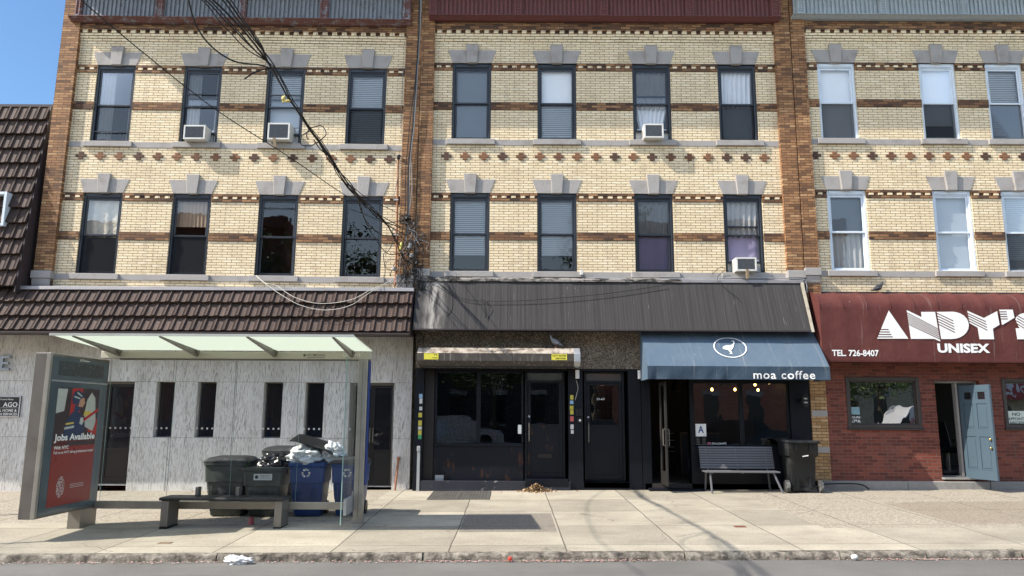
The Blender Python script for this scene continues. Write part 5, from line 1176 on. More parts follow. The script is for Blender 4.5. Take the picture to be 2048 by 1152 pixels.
# ---------------------------------------------------------------- cellar hatch, covers, litter
p0, p1, p2, p3 = G(853, 1000), G(978, 1001), G(981, 983), G(868, 983)
M_plate = paint('worn diamond plate', (.17,.16,.145), .45, metal=.4, var=.25, vs=4, dirt=(.07,.06,.05), dirt_amt=.6, ds=5)
t = thing('cellar_hatch', 'worn two leaf steel cellar hatch flush in the sidewalk before the shop window', 'cellar hatch', ((p0.x+p1.x)/2, p0.y, gz(0, p0.y)))
hx0, hx1, hy0, hy1 = p0.x, p1.x, p0.y, p2.y
mb = MB(); zg = lambda x, y: gz(x, y)
for a, b in ((hx0, (hx0+hx1)/2-.006), ((hx0+hx1)/2+.006, hx1)):
    mb = MB(); mb.hexa([(a,hy0,zg(a,hy0)-.02),(b,hy0,zg(b,hy0)-.02),(b,hy1,zg(b,hy1)-.02),(a,hy1,zg(a,hy1)-.02),(a,hy0,zg(a,hy0)+.014),(b,hy0,zg(b,hy0)+.014),(b,hy1,zg(b,hy1)+.014),(a,hy1,zg(a,hy1)+.014)])
    nx = int((b-a)/.06)
    for i in range(nx):
        for j in range(int((hy1-hy0)/.06)):
            x = a+.03+i*.06; y = hy0+.03+j*.06; z = zg(x, y)+.0135; s = .018 if (i+j) % 2 else -.018
            mb.add([(x-.018,y-s,z),(x-.006,y-s+.004,z+.004),(x+.018,y+s,z),(x+.006,y+s-.004,z+.004)], [(0,1,2,3)])
    mb.build('hatch_leaf', M_plate, t)
c = G(1480, 1053.5); mb = MB(); mb.hexa([(c.x+sx, c.y+sy, zg(c.x+sx, c.y+sy)+dz) for dz in (-.02, .007) for sx, sy in ((-.085,-.06),(.085,-.06),(.085,.06),(-.085,.06))])
tag(mb.build('valve_cover', paint('rusty cover', (.16,.06,.035), .7, var=.3), bev=.003), 'small rust brown square valve cover in the sidewalk', 'cover')
c = G(330, 1086.5); mb = MB(); mb.hexa([(c.x+sx, c.y+sy, zg(c.x+sx, c.y+sy)+dz) for dz in (-.02, .006) for sx, sy in ((-.09,-.06),(.09,-.06),(.09,.06),(-.09,.06))])
tag(mb.build('valve_cover', paint('tan cover', (.20,.14,.09), .7, var=.3), bev=.003), 'small tan square cover in the sunny sidewalk before the bus shelter', 'cover')
def crumple(seed, amp=.35, f=3.0):
    return lambda d: 1+amp*noise.noise(Vector((d.x*f+seed, d.y*f, d.z*f)))+amp*.5*noise.noise(Vector((d.x*f*2.7, d.y*f*2.7+seed, d.z*f*2.7)))
c = G(475, 1117); z = c.z-RD+.05
t = thing('crumpled_litter', 'crumpled white plastic litter lying in the gutter', 'litter', (c.x, YK-.10, z-.05))
M_plasticwhite = paint('white plastic film', (.62,.63,.64), .35, var=.15, spec=.5)
MB().sphere((c.x, YK-.12, z-.01), .15, .07, .05, 22, 14, crumple(2, .6)).build('plastic_bag', M_plasticwhite, t); MB().sphere((c.x-.10, YK-.10, z), .09, .05, .05, 18, 12, crumple(6, .7)).build('paper', M_letter, t)
c = G(1020, 1113); tag(MB().sphere((c.x, YK-.05, gz(c.x,YK)-RD+.035), .03, .03, .028, 12, 8, crumple(3, .3)).build('red_litter', paint('red plastic', (.5,.06,.04), .5)), 'small red ball of litter against the kerb', 'litter')
c = G(1708, 1107); tag(MB().sphere((c.x, YK-.06, gz(c.x,YK)-RD+.04), .04, .03, .035, 10, 8, crumple(8, .4)).build('white_litter', M_letter), 'small white scrap of paper against the kerb on the right', 'litter')
rnd = random.Random(21); mb = MB()
for i in range(1500):
    cl = rnd.choice([(-7.2, 2.0), (-4.2, 1.2), (-1.0, .8), (.3, .9), (1.0, .5), (5.0, .5), (6.4, .3), (-9, 2)])
    x = cl[0]+rnd.gauss(0, 1)*cl[1]; y = YK-.02-abs(rnd.gauss(0, .05)); z = gz(x, YK+.13)-RD+.035*math.sin(math.pi*(y+6.2)/(YK+6.2))+.006+rnd.random()*.008; s = rnd.uniform(.006, .016); a = rnd.random()*6.28
    mb.quad((x+s*math.cos(a), y+s*math.sin(a), z), (x-s*math.sin(a), y+s*math.cos(a), z+.004), (x-s*math.cos(a), y-s*math.sin(a), z), (x+s*math.sin(a), y-s*math.cos(a), z+.005), rnd.choice([0, 0, 1, 2]))
tag(mb.build('gutter_petals', [paint('pink petal', (.62,.36,.36), .8), paint('dry leaf scrap', (.30,.20,.11), .8), paint('pale scrap', (.5,.45,.38), .8)]), 'pink petals and dry scraps scattered along the gutter', 'debris', kind='stuff')
mb = MB(); cc = G(1070, 976)
for i in range(700):
    r = abs(rnd.gauss(0, 1)); a = rnd.random()*6.28; x = cc.x+r*math.cos(a)*.22; y = YF-.22+r*math.sin(a)*.09; y = min(y, YF-.08)
    h = max(0, .16*(1-r/1.5)); z = gz(x, y)+.01+rnd.random()*h; s = rnd.uniform(.012, .035); d = Vector((rnd.uniform(-1,1), rnd.uniform(-1,1), rnd.uniform(-.6,.6))).normalized()*s; e = d.cross(Vector((rnd.random(), rnd.random(), rnd.random()))).normalized()*s*.5; p = Vector((x, y, z))
    mb.quad(p-d, p-e, p+d, p+e, rnd.choice([0, 1, 2]))
tag(mb.build('dry_leaves', [paint('dry leaf', (.35,.22,.10), .8), paint('pale straw', (.55,.42,.26), .8), paint('dark leaf', (.12,.07,.04), .8)]), 'heap of dry brown leaves swept against the black door step', 'leaves', kind='stuff')
# ---------------------------------------------------------------- bus shelter
YBk = 12.08; gS = gz(-4, YBk)
SH = thing('bus_shelter', 'glass and steel bus shelter with pale green roof and a red poster panel', 'bus shelter', (-4.4, YBk, gS))
xL, xR = UX(205, 711, YBk), UX(744, 711, YBk)
zf1, zf0 = UZ(480, 704.5, YBk), UZ(480, 718, YBk)
MB().box(xL, xR, YBk-.05, YBk+.05, zf0, zf1).build('fascia_beam', paint('champagne metal', (.46,.44,.36), .45, metal=.35, var=.06), SH, bev=.006)
mb = MB(); mb.box(xL+.3, xR-.02, YBk-.035, YBk+.035, zf0-.025, zf0-.001); mb.build('glazing_rail', M_bronze, SH)
mb = MB(); flat_text(mb, 'NO SMOKING', UX(616, 711, YBk), UX(652, 711, YBk), UZ(634, 713.5, YBk), UZ(634, 708, YBk), YBk-.052, .01)
cxn, czn = UX(611, 711, YBk), UZ(611, 711, YBk); mb.disc((cxn, czn), .022, YBk-.0525, YBk-.051, 16)
mb.box(UX(616, 711, YBk), UX(652, 711, YBk), YBk-.052, YBk-.0515, UZ(634, 716, YBk), UZ(634, 715, YBk))
mb.build('lettering', paint('grey ink', (.10,.10,.09), .6), SH)
mb = MB(); flat_text(mb, 'QN04415', UX(687, 711, YBk), UX(722, 711, YBk), UZ(704, 714.5, YBk), UZ(704, 707.5, YBk), YBk-.052, .0); mb.build('stop_number', M_letter, SH)
# roof
yN = YBk-1.42; xNl, xNr = UX(101, 671, yN), UX(705, 671, yN); zN = UZ(400, 671, yN)
N_ = NT('frosted roof glass'); tl = N_.n('ShaderNodeBsdfTranslucent'); tl.inputs[0].default_value = (.66,.70,.63,1); df = N_.n('ShaderNodeBsdfDiffuse'); df.inputs[0].default_value = (.64,.69,.64,1)
mxs = N_.n('ShaderNodeMixShader'); mxs.inputs[0].default_value = .12; N_.l(tl.outputs[0], mxs.inputs[1]); N_.l(df.outputs[0], mxs.inputs[2]); N_.l(mxs.outputs[0], N_.out.inputs[0]); M_roof = N_.m
xrl, xrr = xNl, xNr+.02
zb0 = zf1+.03
MB().hexa([(xrl,yN,zN),(xrr,yN,zN),(xrr,YBk+.05,zb0),(xrl,YBk+.05,zb0),(xrl,yN,zN+.014),(xrr,yN,zN+.014),(xrr,YBk+.05,zb0+.014),(xrl,YBk+.05,zb0+.014)]).build('roof_panel', M_roof, SH)
mb = MB(); mb.box(xrl-.003, xrr+.003, yN-.03, yN-.002, zN-.012, zN+.022); mb.build('roof_edge', paint('pale metal edge', (.5,.52,.48), .4, metal=.4), SH)
for px in (140, 315, 491, 664):
    x = UX(px, 673, yN); mb = MB(); mb.hexa([(x-.02,yN+.08,zN-.02),(x+.02,yN+.08,zN-.02),(x+.03,YBk-.05,zf1-.07),(x-.03,YBk-.05,zf1-.07),(x-.02,yN+.08,zN-.004),(x+.02,yN+.08,zN-.004),(x+.03,YBk-.05,zb0-.004),(x-.03,YBk-.05,zb0-.004)])
    mb.box(x-.05, x+.05, YBk-.16, YBk-.04, zf1-.02, zf1+.025); mb.build('roof_bracket', M_bronze, SH, bev=.003)
# post
x0, x1 = UX(708, 1000, YBk), UX(727, 1000, YBk); xpc = (x0+x1)/2-.0
mb = MB(); mb.box(xpc-.075, xpc+.075, YBk-.06, YBk+.06, gS-.02, zf0); mb.box(xpc-.10, xpc+.10, YBk-.09, YBk+.09, gS-.02, gS+.012); mb.build('post', M_metal2, SH, bev=.006)
mb = MB(); mb.box(xpc-.004, xpc+.004, YBk-.063, YBk-.058, gS+.1, zf0-.05); mb.build('post_seam', M_bronze, SH)
MB().box(xpc-.12, xpc-.078, YBk-.55, YBk+.05, gS+.20, gS+.44).build('pane_shoe', M_galv, SH, bev=.004)
# blue panel on the outer side
mb = MB(); mb.box(xpc+.080, xpc+.10, YBk-.03, YBk+.10, gS+.60, zf0-.02); BP = mb.build('stop_sign_panel', paint('dark blue panel', (.03,.06,.22), .4, var=.05), SH, bev=.003)
# side pane, back panes, dots
mb = MB(); mb.quad((xpc-.096, YBk-.80, gS+.10), (xpc-.096, YBk-.02, gS+.10), (xpc-.096, YBk-.02, zf0-.02), (xpc-.096, YBk-.80, zf0-.02)); sp = mb.build('side_pane', glass_mat('side pane glass', (.93,.965,.955), 1.02), SH)
mb = MB(); mb.box(xpc-.1025, xpc-.0895, YBk-.806, YBk-.7995, gS+.10, zf0-.02); mb.build('pane_edge', M_glassedge, sp)
xk = -6.42; zr1 = UZ(450, 1003, YBk); zr0 = UZ(450, 1018, YBk)
px_ = [xk, UX(342, 860, YBk), UX(466, 860, YBk), UX(597, 860, YBk), xpc-.10]
for a, b in zip(px_, px_[1:]):
    o = MB().quad((a+.006, YBk+.005, zr1), (b-.006, YBk+.005, zr1), (b-.006, YBk+.005, zf0-.026), (a+.006, YBk+.005, zf0-.026)).build('back_pane', M_clear, SH)
    mb = MB(); mb.box(a+.0045, a+.0065, YBk-.0005, YBk+.0105, zr1+.001, zf0-.027); mb.build('pane_edge', M_glassedge, o)
    mb = MB(); n = int((b-a-.06)/.081); zd = UZ(450, 857, YBk)
    for k in range(n): mb.disc((a+.07+k*.081+(b-a-.06-n*.081)/2, zd), .0165, YBk-.002, YBk-.0005, 12)
    mb.build('dots', paint('frosted dots', (.55,.56,.54), .7), o)
MB().box(xk-.05, xpc-.09, YBk-.035, YBk+.045, zr0, zr1-.002).build('lower_rail', M_metal2, SH, bev=.006)
# poster box
kx0, kx1 = -6.70, -6.47; ky0, ky1 = 10.56, 12.12; kz1 = UZ(110, 705, ky0); kz0 = UZ(75, 1040, ky0)
PB = MB().box(kx0, kx1, ky0, ky1, kz0, kz1).build('poster_box', M_bronze, SH, bev=.012)
MB().box(kx1-.055, kx1+.005, ky0-.012, ky0+.048, kz0+.002, kz1-.002).build('edge_trim', M_metal2, PB, bev=.006)
MB().box(kx1-.20, kx1-.002, ky1-.42, ky1+.02, gz(kx0, ky1)-.02, kz0-.001).build('foot', M_metal, SH, bev=.006)
mb = MB(); mb.box(kx1, kx1+.006, ky0+.05, ky1-.03, kz0+.03, kz1-.04); mb.build('glazed_face', paint('blue green border', (.075,.10,.115), .12, spec=.6, var=.1), PB)
xx = kx1+.0065
KH = kz1-kz0
mb = MB(); mb.box(kx1+.004, kx1+.014, ky0+.05, ky1-.03, kz0+KH*.825, kz0+KH*.835); mb.build('divider', M_galv, PB)
def K(u, v): return (ky0+.05+(ky1-ky0-.08)*u, kz0+KH*v)     # position on the box face
def kquad(mb, u0, u1, v0, v1, off, m=0):
    a = K(u0, v0); b = K(u1, v1); mb.box(kx1+off-.001, kx1+off, a[0], b[0], a[1], b[1], m)
mb = MB(); kquad(mb, .10, .90, .865, .955, .0085); mb.build('route_panel', paint('dark route panel', (.05,.06,.065), .25, var=.5, vs=20), PB)
mb = MB(); a = K(.44, .965); b = K(.62, .98); put_text(mb, 'JCDecaux', lambda u, v: (kx1+.0075, a[0]+(b[0]-a[0])*u, a[1]+(b[1]-a[1])*v), .01); mb.build('maker_lettering', M_letter, PB)
mb = MB(); kquad(mb, .12, .86, .055, .79, .0085); PO = mb.build('poster', paint('poster red', (.24,.035,.03), .3, var=.08), PB)
def kpoly(mb, pts, off, m=0):
    q = [K(.12+.74*u, .055+.735*v) for u, v in pts]; mb.add([(kx1+off, y, z) for y, z in q], [tuple(range(len(q)))], m)
mats = [paint('poster dark', (.05,.035,.04), .35, var=.3, vs=9), paint('poster bright red', (.42,.03,.03), .3), paint('poster navy', (.025,.045,.10), .35, var=.2, vs=12), paint('poster skin', (.45,.25,.17), .4), paint('poster pale', (.42,.45,.42), .4, var=.2, vs=12), paint('poster yellow', (.6,.45,.08), .4), paint('poster deep red', (.10,.02,.02), .35)]
mb = MB()
kpoly(mb, [(0,.56),(1,.56),(1,1),(0,1)], .0095, 0)
kpoly(mb, [(.30,.6),(.52,.62),(.58,1),(.33,1)], .0100, 1); kpoly(mb, [(.78,.62),(1,.58),(1,.72),(.84,.78)], .0100, 1); kpoly(mb, [(0,.78),(.18,.80),(.22,.99),(0,.99)], .0100, 4)
kpoly(mb, [(.70,.66),(.90,.62),(.96,.70),(.90,.92),(.80,.97),(.70,.90),(.66,.78)], .0105, 4); kpoly(mb, [(.66,.80),(.82,.80),(.80,.76),(.64,.76)], .0108, 5); kpoly(mb, [(.56,.68),(1.0,.80),(1.0,.83),(.56,.71)], .0110, 1)
kpoly(mb, [(.22,.55),(.68,.55),(.66,.70),(.60,.76),(.50,.80),(.36,.79),(.26,.72),(.22,.64)], .0112, 2)      # jacket
kpoly(mb, [(.40,.79),(.54,.80),(.55,.85),(.41,.85)], .0114, 2)
kpoly(mb, [(.50,.84),(.60,.835),(.63,.86),(.66,.875),(.63,.89),(.63,.915),(.52,.92)], .0116, 3)                 # face in profile
kpoly(mb, [(.36,.86),(.50,.855),(.52,.90),(.62,.925),(.58,.96),(.48,.985),(.38,.97),(.33,.92)], .0118, 2)       # helmet
kpoly(mb, [(.44,.955),(.56,.925),(.57,.935),(.45,.97)], .0120, 4); kpoly(mb, [(.38,.92),(.52,.905),(.53,.915),(.38,.935)], .0120, 4)
kpoly(mb, [(.56,.69),(.62,.675),(.66,.71),(.63,.745),(.57,.74)], .0120, 4); kpoly(mb, [(.22,.64),(.44,.655),(.44,.675),(.22,.66)], .0120, 4); kpoly(mb, [(.24,.68),(.42,.69),(.42,.705),(.24,.695)], .0120, 5)
kpoly(mb, [(0,.50),(1,.50),(1,.56),(0,.56)], .0096, 6); kpoly(mb, [(.30,.50),(1,.50),(1,.535),(.30,.535)], .0102, 0)
mb.build('poster_picture', mats, PO)
mb = MB()
def ktext(st, u0, u1, v0, v1, bold=0.0):
    put_text(mb, st, lambda u, v: (kx1+.0125, K(.12+.74*(u0+(u1-u0)*u), 0)[0], K(0, .055+.735*(v0+(v1-v0)*v))[1]), bold)
ktext('Jobs Available', .02, .97, .53, .605, .03); ktext('With NYC', .03, .36, .475, .505, .02); ktext('Talk to an NYC hiring professional today!', .03, .96, .43, .46, .01)

for k in range(3): ktext('-------------', .48, .80, .165-k*.014, .168-k*.014)

mb.build('poster_lettering', M_letter, PO)
mb = MB()
for k in range(12):
    for q in range(24):
        a = 2*math.pi*q/24; r = .006+.0098*k
        if random.random() < .62:
            cy, cz = K(.12+.74*.26, .055+.735*.155)
            mb.quad(*[(kx1+.0125, cy+.62*rr*math.cos(aa)*1.3, cz+rr*math.sin(aa)*1.25) for rr, aa in ((r, a), (r+.006, a), (r+.006, a+.17), (r, a+.17))])
mb.build('poster_stamp', M_letter, PO)
# shelter bench
sx0, sx1 = UX(317, 1000, 11.62), UX(567, 1000, 11.62); sy0, sy1 = 11.62, 12.03; sz = gS+.44
BE = MB().box(sx0, sx1, sy0, sy1, sz-.045, sz).build('bench_seat', paint('black bench slab', (.022,.022,.024), .35, var=.2, dirt=(.1,.1,.1), dirt_amt=.3), SH, bev=.012)
for x in (sx0+.03, sx1-.14):
    MB().box(x, x+.11, sy0+.03, sy1-.0, gS+.015, sz-.047).build('leg', M_metal, BE, bev=.005); MB().box(x, x+.11, sy0+.025, sy1, gS-.03, gS+.014).build('rubber_foot', M_black, BE)
for px in (397, 477):
    x = UX(px, 985, sy1-.02); MB().box(x, x+.045, sy0+.26, sy1-.02, sz+.001, sz+.13).build('armrest', M_metal, BE, bev=.006)
# red cup
c = G(502, 1049); tag(MB().tube([(c.x,c.y,c.z),(c.x,c.y,c.z+.11)], [.045,.033], 14).build('plastic_cup', paint('red plastic cup', (.42,.10,.12), .35)), 'upturned pinkish red plastic cup on the pavement under the shelter bench', 'cup')
# ---------------------------------------------------------------- bins
M_bingreen = paint('grey green bin plastic', (.05,.062,.056), .5, var=.15, vs=3, dirt=(.2,.2,.19), dirt_amt=.35, ds=4)
M_bindark = paint('dark grey lid plastic', (.03,.032,.034), .45, var=.2, dirt=(.25,.25,.24), dirt_amt=.4, ds=4)
M_binblue = paint('blue bin plastic', (.012,.05,.19), .42, var=.12, dirt=(.05,.08,.15), dirt_amt=.4, ds=3)
M_bagwhite = paint('white bin bag', (.60,.62,.63), .35, var=.12, spec=.5, bump=.02, bs=9)
M_bagblack = paint('black bin bag', (.015,.015,.017), .22, var=.2, spec=.6, bump=.025, bs=9)
def bin_(name, label, px0, px1, pyt, pyb, Yc, body, group, lid='shut', recyc=False, sticker=False, wheels=True, rz=0.0, depth=.62):
    c = (px0+px1)/2; g0 = gz(UX(c, 1000, Yc), Yc); y0 = Yc-depth/2
    xa, xb = UX(px0, (pyt+pyb)/2, y0), UX(px1, (pyt+pyb)/2, y0); x = (xa+xb)/2; w = xb-xa; zt = UZ(c, pyt, y0)
    t = thing(name, label, 'bin', (x, Yc, g0), group, 0.0)
    H = zt-g0; mb = MB(); rings = []
    for f, k, kd in ((.0, .70, .66), (.02, .73, .70), (.30, .80, .80), (.31, .82, .82), (.60, .88, .90), (.61, .93, .95), (.72, .94, .97), (.90, .96, 1.0), (.91, 1.0, 1.05), (.97, 1.0, 1.05)):
        rings.append(rrect(x, Yc+(1-kd)*.18, w*k, depth*kd, g0+.01+H*f, .05))
    mb.loft(rings); b = mb.build('body', body, t, smooth=True)
    mb = MB(); mb.box(x-w*.14, x+w*.14, y0+.055, y0+.075, g0+H*.34, g0+H*.56); mb.box(x-w*.30, x-w*.27, y0+.03, y0+.05, g0+H*.12, g0+H*.55); mb.box(x+w*.27, x+w*.30, y0+.03, y0+.05, g0+H*.12, g0+H*.55)
    mb.build('front_recess', M_bindark if body is M_bingreen else paint('deep blue plastic', (.008,.03,.12), .45), b, bev=.004)
    for s in (-1, 1):
        if wheels: MB().cyl((x+s*w*.36-.03, Yc+depth*.42, g0+.11), (x+s*w*.36+.03, Yc+depth*.42, g0+.11), .11, 18).build('wheel', M_black, t)
    zl = g0+H*.985
    if lid == 'shut':
        rings = [rrect(x, Yc, w*1.04, depth*1.08, zl-.03, .06), rrect(x, Yc, w*1.04, depth*1.08, zl+.0, .06), rrect(x, Yc+.02, w*.9, depth*.92, zl+.05, .06), rrect(x, Yc+.03, w*.62, depth*.6, zl+.075, .06)]
        MB().loft(rings).build('lid', M_bindark, t, smooth=True); MB().tube([(x-w*.3, Yc+depth*.5, zl+.02), (x-w*.3, Yc+depth*.6, zl), (x+w*.3, Yc+depth*.6, zl), (x+w*.3, Yc+depth*.5, zl+.02)], .016, 6).build('handle', M_bindark, t)
    elif lid == 'open':      # lid lifted, tipped back on the contents
        h0 = Vector((x, Yc+depth*.48, zl+.02)); L = depth*1.1
        def lp(s, q, o): return (x+w*.55*s, h0.y-L*q*math.cos(R(28)), h0.z+L*q*math.sin(R(28))+o)
        mb = MB(); mb.hexa([lp(-1,0,0),lp(1,0,0),lp(1,1,0),lp(-1,1,0),lp(-1,0,.04),lp(1,0,.04),lp(1,1,.035),lp(-1,1,.035)]); mb.build('lid', M_bindark, t, bev=.012)
    if recyc:
        mb = MB(); cz = g0+H*.80; r = .072; yy = y0-.006
        for k in range(3):
            a = R(90+120*k); ux, uz = math.cos(a), math.sin(a)
            def q(al, rr): aa = a+R(al); return (x+rr*math.cos(aa), cz+rr*math.sin(aa))
            for (al0, al1) in ((-44, -6), (2, 34)):
                pts = [q(al0, r), q(al1, r), q(al1, r*.62), q(al0, r*.62)]; i2 = [q(al0+7, r*.90), q(al1-7, r*.90), q(al1-8, r*.72), q(al0+8, r*.72)]
                mb.add([(p_[0], yy, p_[1]) for p_ in pts+i2], [(0,1,5,4),(1,2,6,5),(2,3,7,6),(3,0,4,7)])
            tip = [q(34, r*1.12), q(54, r*.80), q(34, r*.50)]; mb.add([(p_[0], yy, p_[1]) for p_ in tip], [(0,1,2)])
        mb.build('recycling_symbol', M_letter, t)
    if sticker:
        zs = g0+H*.74; mb = MB(); mb.box(x-.13, x+.17, y0-.004, y0+.006, zs, zs+.10); o = mb.build('sticker', M_letter, t)
        mb = MB(); mb.disc((x-.08, zs+.05), .03, y0-.006, y0-.0045, 14); flat_text(mb, 'TRASH ONLY', x-.03, x+.15, zs+.055, zs+.082, y0-.006, .01); flat_text(mb, 'NO RECYCLING', x-.03, x+.15, zs+.02, zs+.042, y0-.006); mb.build('lettering', paint('green ink dark', (.03,.07,.05), .5), o)
    return t, x, w, zt, g0
grp = 'bins standing behind the bus shelter'
bin_('trash_bin', 'grey green bin with shut lid, leftmost behind the bus shelter', 403, 490, 921, 1030, 13.0, M_bingreen, grp)
_, xB, wB, zB, _ = bin_('trash_bin', 'grey green bin with white sticker and black bag bulging out', 481, 562, 934, 1031, 12.95, M_bingreen, grp, lid=None, sticker=True)
_, xC, wC, zC, _ = bin_('trash_bin', 'taller grey bin standing behind the bin with the white sticker', 520, 587, 900, 1010, 13.75, M_bingreen, grp)
_, xD, wD, zD, _ = bin_('recycling_bin', 'blue recycling bin overfilled with white bags under a lifted lid', 574, 647, 924, 1031, 12.95, M_binblue, grp, lid=None, recyc=True)
_, xE, wE, zE_, _ = bin_('recycling_bin', 'blue recycling bin with shut black lid beside the shelter post', 659, 727, 924, 1031, 12.95, M_binblue, grp, recyc=True)
def crum_bag(name, label, mat, c, r, seed, amp=.4, n=(64, 40), f=3.0, cat='bag'):
    return tag(MB().sphere(c, r[0], r[1], r[2], n[0], n[1], crumple(seed, amp, f)).build(name, mat, smooth=True), label, cat)
o = crum_bag('garbage_bag', 'shiny black garbage bag bulging out of the grey green bin with the sticker', M_bagblack, (xB+.08, 13.0, zB+.02), (.27,.25,.19), 3, .32, f=2.2)
o = crum_bag('garbage_bag', 'white garbage bag heaped on the left of the overfilled blue bin', M_bagwhite, (xD-.08, 12.88, zD+.07), (.28,.27,.18), 5, .32, f=2.2)
o = crum_bag('garbage_bag', 'white garbage bag hanging over the right edge of the overfilled blue bin', M_bagwhite, (xD+.34, 13.0, zD+.13), (.20,.22,.17), 12, .35, f=2.2)
o = crum_bag('garbage_bag', 'black garbage bag squeezed under the lifted lid of the blue bin', M_bagblack, (xD+.06, 13.15, zD+.18), (.30,.20,.12), 9, .3, f=2.2)
# lifted black lid lying on the bags
mb = MB(); a = Vector((xD-.30, 12.85, zD+.36)); b = Vector((xD+.40, 12.95, zD+.20))
pts = []
for k, (s, h) in enumerate(((0,0),(.12,.015),(.5,.0),(.85,-.02),(1.0,-.07))):
    p = a.lerp(b, s); pts.append(p+Vector((0,0,h)))
rings = [[(p.x, p.y-.22, p.z-.03), (p.x, p.y+.30, p.z+.06), (p.x, p.y+.30, p.z+.08), (p.x, p.y-.22, p.z-.012)] for p in pts]
mb.loft(rings); tag(mb.build('loose_bin_lid', M_black, bev=.012), 'black bin lid pushed up on the white bags of the blue bin', 'lid')
# weeds stuck in the bin
mb = MB(); rnd = random.Random(8)
for k in range(60):
    p = Vector((xB-.30+rnd.uniform(-.05,.05), 12.72, zB+.0+rnd.uniform(-.05,.09))); d = Vector((rnd.uniform(-1,1), rnd.uniform(-1,1), rnd.uniform(-.2,1))).normalized()*.03; e = d.orthogonal().normalized()*.012; mb.quad(p-d, p-e, p+d, p+e)
tag(mb.build('green_weeds', paint('weed green', (.05,.12,.03), .6)), 'small tuft of green weeds on the rim of the bin with the sticker', 'plant', kind='stuff')
# leaning rusty pipe by the right door of the travertine wall
p0 = U(790, 979, YT-.12); p1 = U(797, 917, YT-.03); tag(MB().tube([(p0.x, p0.y, gz(p0.x, p0.y)), p1], .022, 10).tube([(p1.x-.03, p1.y, p1.z), (p1.x+.04, p1.y, p1.z+.01)], .03, 10).build('rusty_pipe', M_rust), 'short rusty pipe standing against the right end of the travertine wall', 'pipe')
# ---------------------------------------------------------------- bench of the coffee shop
bx0, bx1 = UX(1399, 915, YF-.16), UX(1546, 915, YF-.16); yb1, yb0 = YF-.10, YF-.22
zt_, zb_ = UZ(1470, 892, yb1), UZ(1470, 937, yb0); g0 = gz(5, YF-.5)
BN = thing('slatted_bench', 'grey slatted metal bench with backrest before the coffee shop window', 'bench', ((bx0+bx1)/2, YF-.45, g0), None, 0)
mb = MB(); n = 9; H = zt_-zb_
for k in range(n):
    f0 = k/n; f1 = (k+.80)/n; 
    def yy(f): return yb0+(yb1-yb0)*f
    mb.hexa([(bx0,yy(f0)-.012,zb_+H*f0),(bx1,yy(f0)-.012,zb_+H*f0),(bx1,yy(f0)+.012,zb_+H*f0),(bx0,yy(f0)+.012,zb_+H*f0),(bx0,yy(f1)-.012,zb_+H*f1),(bx1,yy(f1)-.012,zb_+H*f1),(bx1,yy(f1)+.012,zb_+H*f1),(bx0,yy(f1)+.012,zb_+H*f1)])
mb.build('backrest', M_benchslat, BN, bev=.003)
ys0, ys1 = YF-.66, YF-.26; zs = UZ(1480, 943, ys0); sx0, sx1 = UX(1415, 945, ys0)+.0, UX(1561, 945, ys0)
mb = MB()
for k in range(5): y = ys0+(ys1-ys0)*k/5; mb.box(sx0-.03, sx1, y, y+(ys1-ys0)/5*.8, zs-.028, zs)
mb.build('seat', M_benchslat, BN, bev=.003)
for x in (sx0+.07, sx1-.12):
    s = 1 if x > (sx0+sx1)/2 else 0
    MB().tube([(x, ys0+.06, zs-.03), (x+s*.14, ys0-.04, g0)], .022, 8).build('leg', M_benchleg, BN); MB().tube([(x, ys1, zs-.03), (x+s*.06, ys1+.10, g0+.01)], .022, 8).build('leg', M_benchleg, BN)
for x in (bx0+.15, (bx0+bx1)/2, bx1-.15):
    MB().tube([(x, ys0+.05, zs-.04), (x, ys1, zs-.04), (x, yb0+.03, zb_), (x, yb1+.03, zt_-.02)], .014, 6).build('support_strap', M_benchleg, BN)
# ---------------------------------------------------------------- black wheeled bin
Yc = YF-.42; x0, x1 = UX(1573, 900, Yc-.28), UX(1639, 900, Yc-.28); x = (x0+x1)/2; w = x1-x0; g0 = gz(x, Yc); zt_ = UZ(1606, 880, Yc-.28); H = zt_-g0
CB = thing('wheeled_bin', 'tall black wheeled bin with its wheels to the street beside the coffee shop bench', 'bin', (x, Yc, g0))
mb = MB(); mb.loft([rrect(x, Yc, w*.74, .42, g0+.10, .04), rrect(x, Yc, w*.78, .46, g0+H*.42, .04), rrect(x, Yc, w*.80, .50, g0+H*.66, .04), rrect(x, Yc, w*.94, .56, g0+H*.70, .04), rrect(x, Yc, w*.96, .58, g0+H*.95, .04)])
mb.build('body', M_black, CB, smooth=True)
mb = MB(); mb.loft([rrect(x, Yc, w*1.0, .60, g0+H*.95, .04), rrect(x, Yc, w*1.02, .64, g0+H*.965, .04), rrect(x, Yc, w*1.0, .62, g0+H*.985, .05), rrect(x, Yc, w*.7, .4, g0+H*1.0, .05)])
mb.box(x-w*.58, x-w*.1, Yc+.1, Yc+.3, g0+H*.985, g0+H*1.0); mb.build('lid', M_black, CB, smooth=True)
for s in (-1, 1): MB().box(x+s*w*.22-.02, x+s*w*.22+.02, Yc-.325, Yc-.25, g0+H*.80, g0+H*.95).build('hinge', M_black, CB, bev=.006)
MB().tube([(x-w*.50, Yc-.34, g0+H*.955), (x+w*.50, Yc-.34, g0+H*.955)], .016, 8).build('handle', M_black, CB)
for s in (-1, 1): MB().tube([(x+s*w*.50-.035, Yc-.20, g0+.125), (x+s*w*.50-.03, Yc-.20, g0+.125), (x+s*w*.50+.03, Yc-.20, g0+.125), (x+s*w*.50+.035, Yc-.20, g0+.125)], [.10, .125, .125, .10], 20).build('wheel', paint('grey wheel rubber', (.05,.05,.05), .7, dirt=(.3,.3,.28), dirt_amt=.7, ds=14), CB)
